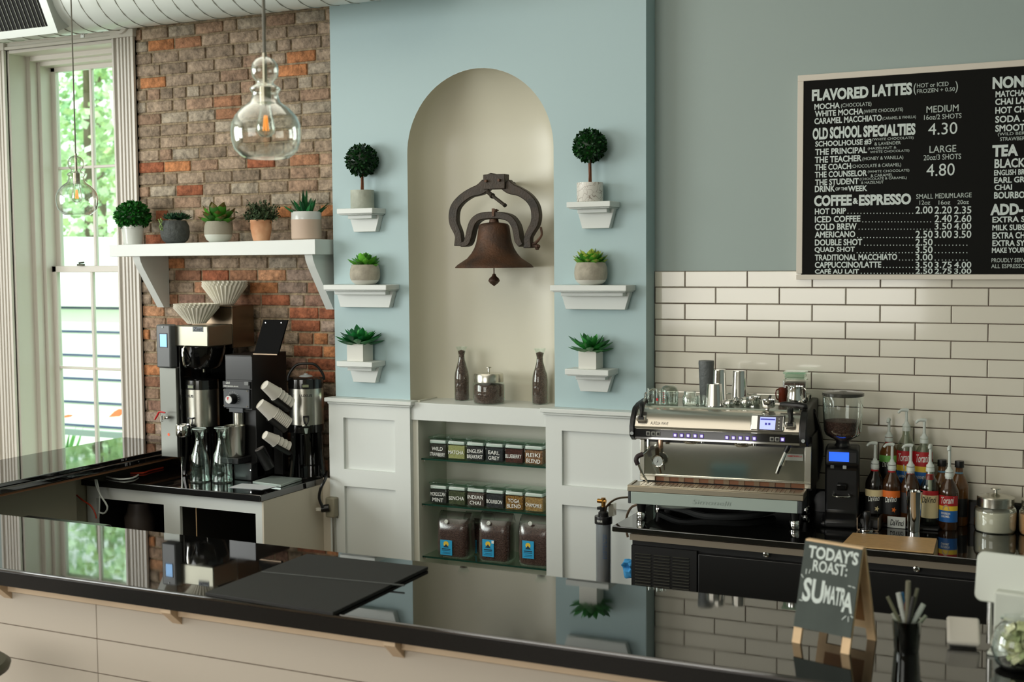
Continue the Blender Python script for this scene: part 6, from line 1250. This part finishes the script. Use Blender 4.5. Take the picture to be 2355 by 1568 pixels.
def put_(mb, s, x0, x1, yt, yb, off=.015, shear=0):
    u0, w1 = bpx(x0, yt); _, w0 = bpx(x0, yb); u1 = bpx(x1, yt)[0]; text(mb, s, u0, u1, w0, w1, v=-.0092, offset=off, shear=shear)
hd = Let('heading_lettering', chalk)
for s in (('FLAVORED', 140, 525, 225, 305), ('LATTES', 550, 822, 193, 276), ('OLD', 145, 250, 487, 568), ('SCHOOL', 262, 478, 478, 560), ('SPECIALTIES', 490, 845, 470, 550), ('COFFEE', 155, 412, 945, 1020), ('&', 418, 455, 962, 1003), ('ESPRESSO', 460, 815, 940, 1015), ('NON', 1370, 1583, 140, 222), ('TEA', 1368, 1545, 603, 683), ('ADD-', 1355, 1578, 1003, 1080)): put(hd, *s, off=.045)
it = Let('item_lettering', chalk)
for s in (('MOCHA', 157, 330, 322, 362), ('WHITE MOCHA', 160, 490, 370, 411), ('CARAMEL MACCHIATO', 157, 615, 420, 462), ('SCHOOLHOUSE #3', 163, 545, 577, 618), ('THE PRINCIPAL', 162, 515, 629, 671), ('THE TEACHER', 160, 478, 682, 725), ('THE COACH', 160, 405, 734, 775), ('THE COUNSELOR', 160, 515, 784, 825), ('THE STUDENT', 162, 458, 836, 877),
          ('DRINK', 160, 298, 880, 923), ('OF THE', 300, 382, 890, 912), ('WEEK', 385, 517, 880, 919), ('HOT DRIP', 160, 372, 1034, 1075), ('ICED COFFEE', 160, 470, 1087, 1130), ('COLD BREW', 160, 445, 1138, 1182), ('AMERICANO', 160, 435, 1191, 1233), ('DOUBLE SHOT', 160, 482, 1244, 1287), ('QUAD SHOT', 158, 432, 1296, 1337), ('TRADITIONAL MACCHIATO', 160, 720, 1347, 1388), ('CAPPUCCINO/LATTE', 160, 612, 1397, 1438), ('CAFÉ AU LAIT', 160, 460, 1440, 1478),
          ('MATCHA', 1390, 1590, 236, 278), ('CHAI LA', 1388, 1590, 287, 331), ('HOT CH', 1388, 1590, 345, 390), ('SODA .', 1388, 1585, 405, 452), ('SMOOT', 1388, 1590, 466, 513), ('BLACK', 1383, 1592, 697, 760), ('ENGLISH BR', 1380, 1590, 772, 810), ('EARL GR', 1380, 1590, 822, 862), ('CHAI', 1383, 1502, 872, 910), ('BOURBO', 1380, 1590, 922, 968), ('EXTRA S', 1368, 1590, 1090, 1130), ('MILK SUBS', 1368, 1590, 1145, 1184), ('EXTRA CH', 1368, 1590, 1196, 1240), ('EXTRA SY', 1368, 1590, 1250, 1291), ('MAKE YOUR', 1365, 1590, 1300, 1336)): put(it, *s, off=.028)
nt_ = Let('note_lettering', mat('chalk_soft', (188, 198, 192), .9))
for s in (('(', 832, 850, 182, 262), ('HOT or ICED', 855, 1070, 184, 213), ('FROZEN + 0.50', 855, 1113, 223, 250), (')', 1116, 1134, 168, 248), ('(CHOCOLATE)', 338, 545, 320, 354), ('(WHITE CHOCOLATE)', 493, 760, 362, 392), ('(CARAMEL & VANILLA)', 620, 848, 411, 437), ('(WHITE CHOCOLATE)', 550, 832, 556, 578), ('& LAVENDER', 565, 745, 583, 605), ('(HAZELNUT &', 520, 715, 618, 639), ('WHITE CHOCOLATE)', 535, 803, 642, 663), ('(HONEY & VANILLA)', 483, 762, 684, 714), ('(CHOCOLATE & CARAMEL)', 408, 747, 736, 766), ('(WHITE CHOCOLATE)', 520, 803, 775, 796), ('& CARAMEL', 540, 690, 800, 820), ('(CHOCOLATE & CARAMEL)', 465, 785, 826, 847), ('& HAZELNUT', 475, 628, 849, 868),
          ('MEDIUM', 920, 1138, 338, 384), ('16oz/2 SHOTS', 903, 1158, 398, 432), ('LARGE', 940, 1122, 608, 656), ('20oz/3 SHOTS', 900, 1155, 670, 707), ('SMALL', 850, 965, 936, 970), ('MEDIUM', 980, 1100, 932, 966), ('LARGE', 1108, 1227, 928, 961), ('12oz', 872, 945, 979, 1009), ('16oz', 1002, 1082, 978, 1008), ('20oz', 1130, 1208, 976, 1005), ('(WILD BER', 1405, 1590, 518, 545), ('STRAWBER', 1420, 1590, 550, 575), ('PROUDLY SERV', 1362, 1590, 1372, 1400), ('ALL ESPRESSO', 1360, 1590, 1412, 1440)): put(nt_, *s, off=.006)
pr__ = Let('price_lettering', chalk); cols = ((845, 962), (975, 1092), (1108, 1225))
put(pr__, '4.30', 932, 1130, 455, 535, off=.0); put(pr__, '4.80', 920, 1112, 732, 815, off=.0)
rows_ = [(1020, 1070, '2.00', '2.20', '2.35', 372), (1078, 1128, None, '2.40', '2.60', 472), (1133, 1178, None, '3.50', '4.00', 447), (1185, 1235, '2.50', '3.00', '3.50', 437), (1240, 1287, '2.50', '', '', 484), (1291, 1338, '3.50', '', '', 434), (1343, 1388, '3.00', '', '', 722), (1396, 1438, '3.50', '3.75', '4.00', 614), (1442, 1478, '2.50', '2.75', '3.00', 462)]
for yt_, yb_, a_, b_, c_, xe in rows_:
    rowmb = (MB(),)
    for (xa, xb), s in zip(cols, (a_, b_, c_)):
        if s: put(rowmb, s, xa, xb, yt_, yb_, off=.012)
    x_ = xe + 10; end = 835 if a_ is not None else 960
    while x_ < end: put(rowmb, '.', x_, x_ + 7, yb_ - 7, yb_); x_ += 22
    if b_ == '':
        x_ = 975
        while x_ < 1215: put(rowmb, '.', x_, x_ + 7, yb_ - 7, yb_); x_ += 24
    rowmb[0].build('price_lettering', chalk, mb_)

# ================================================================ ON THE BAR
mt_ = slab('bar_mat', [(471, 1362), (706, 1273), (985, 1303), (766, 1408)], zb + .012, .0115, rubber, 'large black rubber mat lying on the bar counter', 'mat')
P = [PZ(x, y, zb + .0125) for x, y in ((603, 1315), (930, 1346))]; MB().tube([tuple(P[0] - mt_.location), tuple((P[0] + P[1]) / 2 - mt_.location), tuple(P[1] - mt_.location)], .003, 6).build('seam', mat('rubber_light', (58, 62, 60), .6), mt_)
# A-frame sign
fL, fR = PZ(1834, 1477, zb), PZ(1946, 1502, zb); th = math.atan2(fR.y - fL.y, fR.x - fL.x); sg = thing('chalkboard_sign', 'small A-frame chalkboard sign reading TODAY\'S ROAST: SUMATRA on the bar', 'sign', (fL.x, fL.y, zb + .0005), th); SF = Fr(sg.location, th)
fw = (fR - fL).length; av = .075; ah = SF.px(1985, 1258, av)[1]; uTl = SF.px(1862, 1240, av)[0]; lw_ = .025
def sl(u, t, off=0, s=1):    # point on the front (s=1) or rear (s=-1) leaf
    v = av * t if s == 1 else 2 * av - av * t
    return (u, v - off * s, ah * t)
ua, ub_ = -lw_ / 2, fw + lw_ / 2
def leafbox(u0, u1, t0, t1, o0, o1, s=1): return [sl(u0, t0, o0, s), sl(u1, t0, o0, s), sl(u1, t0, o1, s), sl(u0, t0, o1, s), sl(u0, t1, o0, s), sl(u1, t1, o0, s), sl(u1, t1, o1, s), sl(u0, t1, o1, s)]
BXF = [(0, 3, 2, 1), (4, 5, 6, 7), (0, 1, 5, 4), (1, 2, 6, 5), (2, 3, 7, 6), (3, 0, 4, 7)]
b = MB()
for s in (1, -1):
    b.add(leafbox(ua, ua + lw_, 0, 1, 0, .009, s), BXF); b.add(leafbox(ub_ - lw_, ub_, 0, 1, 0, .009, s), BXF); b.add(leafbox(ua + lw_, ub_ - lw_, *((.12, .2) if s < 0 else (.3, .38)), 0, .009, s), BXF)
    b.add(leafbox(ua + lw_, ub_ - lw_, .93, 1, 0, .009, s), BXF)
b.build('wooden_frame', mat('sign_wood', (226, 192, 148), .5, var=.08, vscale=20), sg)
b = MB(); b.add(leafbox(ua, ub_, .155, .985, .0095, .012), BXF); b.build('slate', mat('slate', (72, 80, 76), .8, var=.1, vscale=12), sg)
b = MB(); b.add(leafbox(ua + lw_, ub_ - lw_, .2, .93, .0, .003, -1), BXF); b.build('rear_board', mat('sign_back', (150, 105, 60), .6), sg)
def sfn(u, w): return sl(u, w, .0128)
b = MB(); Wd = ub_ - ua
text(b, "TODAY'S", ua + Wd * .09, ub_ - Wd * .04, .83, .955, fn=sfn, offset=.035); text(b, 'ROAST:', ua + Wd * .2, ua + Wd * .80, .71, .82, fn=sfn, offset=.02)
text(b, 'SU', ua + Wd * .08, ua + Wd * .45, .41, .64, fn=sfn, offset=.03); text(b, 'MATR', ua + Wd * .46, ua + Wd * .83, .43, .6, fn=sfn, offset=.03); text(b, 'A', ua + Wd * .78, ua + Wd * .97, .38, .57, fn=sfn, offset=.03)
for (x0_, y0_, x1_, y1_) in ((.02, .66, .06, .63), (.1, .72, .1, .67), (.17, .72, .15, .68), (.82, .31, .88, .35), (.93, .3, .92, .35), (1.0, .345, .96, .36), (.85, .63, .9, .628), (.92, .628, .97, .62), (.04, .415, .1, .412)):
    a_, c_ = sfn(ua + Wd * x0_, y0_), sfn(ua + Wd * x1_, y1_); b.cyl(a_, c_, .0016, seg=5)
b.build('lettering', chalk, sg)
# pen cup
p = PZ(2081, 1503, zb); k = mpx(p); t = thing('pen_cup', 'dark translucent cup full of pens beside the chalkboard sign', 'cup', (p.x, p.y + .03, zb + .0005)); r = 33 * k; h = PY(2081, 1424, p.y + .03).z - zb
MB().lathe([(.001, .002), (r * .82, 0), (r * .86, .006), (r, h), (r * .94, h), (r * .8, .008), (.001, .008)], 32).build('cup_body', thin_glass('smoke_glass', (120, 112, 104), 1.0), t, sharp=50); pcup = t
ends = [(2041, 1372, (118, 120, 96)), (2066, 1363, (208, 214, 208)), (2074, 1362, (50, 130, 190)), (2089, 1336, (128, 126, 108)), (2110, 1353, (110, 112, 92)), (2124, 1389, (190, 200, 190)), (2052, 1410, (180, 185, 170)), (2130, 1415, (120, 130, 110)), (2083, 1385, (180, 20, 20)), (2100, 1372, (60, 60, 58))]
nm_ = ['olive pen leaning far left', 'thick white marker', 'blue-capped pen behind the white marker', 'tall grey-olive marker, the highest one', 'dark pen with a pale tip leaning right', 'white pen leaning far right', 'short pale pen leaning left', 'short green-grey pen leaning right', 'red pen low in the middle', 'black pen between the two dark markers']
for i, ((x_, y_, c_), n_) in enumerate(zip(ends, nm_)):
    e = PY(x_, y_, t.location.y - .005 + .012 * (i % 3)); a = 2 * PI * i / 10; base = Vector((t.location.x - (x_ - 2084) * k * .3, t.location.y + .012 * math.sin(a), zb + .012)); rr = .0065 if i in (1, 3, 5) else .0045
    d = e - base; o = thing('pen', n_ + ' in the dark pen cup', 'pen', base, group='pens in the cup'); m_ = mat('pen_%d' % i, c_, .4)
    MB().cyl((0, 0, 0), d * .72, rr, seg=10).build('barrel', m_, o); MB().cyl(d * .72, d, rr * 1.15, rr * 1.05, seg=10).build('cap', m_, o)
# card reader on its dock
p = PZ(2212, 1488, zb); t = thing('card_reader', 'small white square card reader on a grey dock at the bar front', 'card reader', (p.x, p.y + .03, zb + .0005), math.radians(8)); RX = Matrix.Rotation(math.radians(42), 4, 'X')
MB().prism([(-.032, 0), (.032, 0), (.03, .03), (-.03, .008)], 'x', -.034, .034).build('dock', mat('dock_grey', (105, 105, 100), .5), t, bevel=.004)
MB(Matrix.Translation((0, -.006, .036)) @ RX).box(-.043, .043, -.043, .043, -.006, .01).build('reader', mat('reader_white', (222, 218, 208), .35), t, bevel=.009, seg=3)
# tablet stand
p = PY(2232, 1388, -2.30); t = thing('tablet_stand', 'white point-of-sale tablet stand seen from behind at the right edge', 'tablet', (p.x + .14, -2.28, zb + .0005), math.radians(-8)); TF = Fr(t.location, math.radians(-8)); ts_ = mat('tablet_white', (214, 220, 210), .35)
ht = PY(2232, 1388, -2.3).z - zb; TX = Matrix.Translation((0, 0, ht)) @ Matrix.Rotation(math.radians(-14), 4, 'X')
hgt = (PY(2232, 1275, -2.3).z - zb - ht)
pts_ = []; R_ = .02
for cx_, cz_, a0_ in ((.135 - R_, R_, -PI / 2), (.135 - R_, hgt - R_, 0), (-.135 + R_, hgt - R_, PI / 2), (-.135 + R_, R_, PI)):
    for i in range(7): a = a0_ + PI / 2 * i / 6; pts_.append((cx_ + R_ * math.cos(a), cz_ + R_ * math.sin(a)))
MB(TX).prism(pts_, 'y', -.006, .012).build('tablet_back', ts_, t, bevel=.003)
bt_ = TF.px(2287, 1357, -.02); MB().prism([(-.03, bt_[1] + .0), (-.03, .01), (.05, .01), (.02, bt_[1])], 'x', bt_[0], bt_[0] + .14).build('stand_body', ts_, t, bevel=.006); MB().box(bt_[0] - .01, bt_[0] + .15, -.05, .08, 0, .01).build('stand_base', ts_, t, bevel=.003)
u_, w_ = TF.px(2276, 1424, .03); MB().cyl((u_, .03, .01), (u_, .03, ht + .01), .0075, seg=16).build('support_rod', chrome, t)
# tip jar with bills
p = PZ(2338, 1549, zb); k = mpx(p); t = thing('tip_jar', 'round glass tip jar stuffed with green banknotes at the right edge of the bar', 'jar', (p.x, p.y + .05, zb + .0005)); r = 60 * k
MB().lathe([(.001, .002), (r * .6, 0), (r * .8, .01), (r * .98, r * .6), (r, r * .95), (r * .85, r * 1.5), (r * .62, r * 1.75), (r * .62, r * 1.9), (r * .68, r * 1.95)], 40).build('glass_body', gl2, t, sharp=60)
MB().lathe([(.001, .0005), (r * .62, .0005), (r * .82, .011), (r * .84, .014), (r * .6, .014)], 32).build('base', black, t); tj = t
q = random.Random(4); bills = [mat('bill_%d' % i, c_, .8, var=.35, vscale=60) for i, c_ in enumerate(((178, 186, 140), (160, 172, 125), (196, 198, 160)))]
for i in range(16):
    z = r * (.3 + 1.35 * i / 15); rad = r * .5 * (1 - abs(z / r - .95) * .5); a = q.random() * 6.28; c0 = Vector((rad * math.cos(a) * .7, rad * math.sin(a) * .7, z)); vs = []
    ax = Vector((q.gauss(0, 1), q.gauss(0, 1), q.gauss(0, .4))).normalized(); bx_ = ax.orthogonal().normalized(); cx_ = ax.cross(bx_)
    for j in range(9):
        for m_ in range(4):
            pnt = ax * ((j - 4) * .007) + bx_ * ((m_ - 1.5) * .009) + cx_ * (.008 * math.sin(j * 1.1 + i)); pnt = c0 + pnt; h2 = Vector((pnt.x, pnt.y, 0)); 
            if h2.length > r * .8: pnt.x *= r * .8 / h2.length; pnt.y *= r * .8 / h2.length
            vs.append(tuple(pnt))
    o = MB().add(vs, [(j * 4 + m_, j * 4 + m_ + 1, (j + 1) * 4 + m_ + 1, (j + 1) * 4 + m_) for j in range(8) for m_ in range(3)]).build('banknote', bills[i % 3], loc=tj.location); tag(o, 'crumpled green banknote inside the glass tip jar', 'banknote', 'banknotes in the tip jar')
# stool by the bar, its rounded end enters at the left edge
p = PY(8, 1530, -3.05); p = PY(22, 1530, -3.05); t = thing('bar_stool', 'dark olive bar stool whose rounded seat end shows at the lower left edge', 'stool', (p.x - .275, -3.05, 0)); hz_ = p.z - .05
MB().lathe([(.001, hz_ - .02), (.15, hz_ - .025), (.185, hz_ - .012), (.19, hz_ + .004), (.175, hz_ + .016), (.001, hz_ + .02)], 40).build('seat', mat('stool_olive', (62, 62, 46), .5), t)
for a in (.8, 2.4, 3.9, 5.5): MB().cyl((.12 * math.cos(a), .12 * math.sin(a), hz_ - .02), (.2 * math.cos(a), .2 * math.sin(a), 0), .013, seg=12).build('leg', MT['stool_olive'], t)
MB().lathe([(.15, .25), (.156, .256), (.15, .262), (.144, .256), (.15, .25)], 32).build('foot_ring', MT['stool_olive'], t)
# work shelf behind the bar: what the mirror panel of the machine reflects
t = thing('work_shelf', 'pale work shelf behind the bar, mirrored in the espresso machine', 'shelf', (-1.55, -1.78, .72)); MB().box(-.9, .9, -.17, .17, 0, .025).build('board', mat('shelf_pale', (190, 186, 172), .4), t); 
for sx in (-.85, .85): MB().box(sx - .02, sx + .02, -.15, .15, -.72, 0).build('leg', mat('shelf_pale', (190, 186, 172), .4), t)
t = thing('lid_box', 'blue and black box on the work shelf behind the bar', 'box', (-1.57, -1.80, .7455)); MB().box(-.1, .1, -.06, .06, 0, .07).build('lower_box', mat('box_navy', (36, 50, 60), .5), t); MB().box(-.1, .1, -.06, .06, .07, .145).build('upper_box', mat('box_cyan', (70, 160, 185), .5), t)
b = MB(); text(b, '500', .03, .09, .015, .045, v=0, offset=.02); b.v = [(-x, .0605, z) for x, y, z in b.v]; b.build('lettering', white_ink, t)

o = MB().lathe([(.001, 0), (.05, 0), (.085, .06), (.09, .1), (.085, .1), (.075, .055), (.001, .01)], 28).build('mixing_bowl', mat('bowl_pale', (205, 200, 188), .5), loc=(-1.32, -1.78, .7455)); tag(o, 'pale bowl on the work shelf behind the bar, beside the blue box', 'bowl')
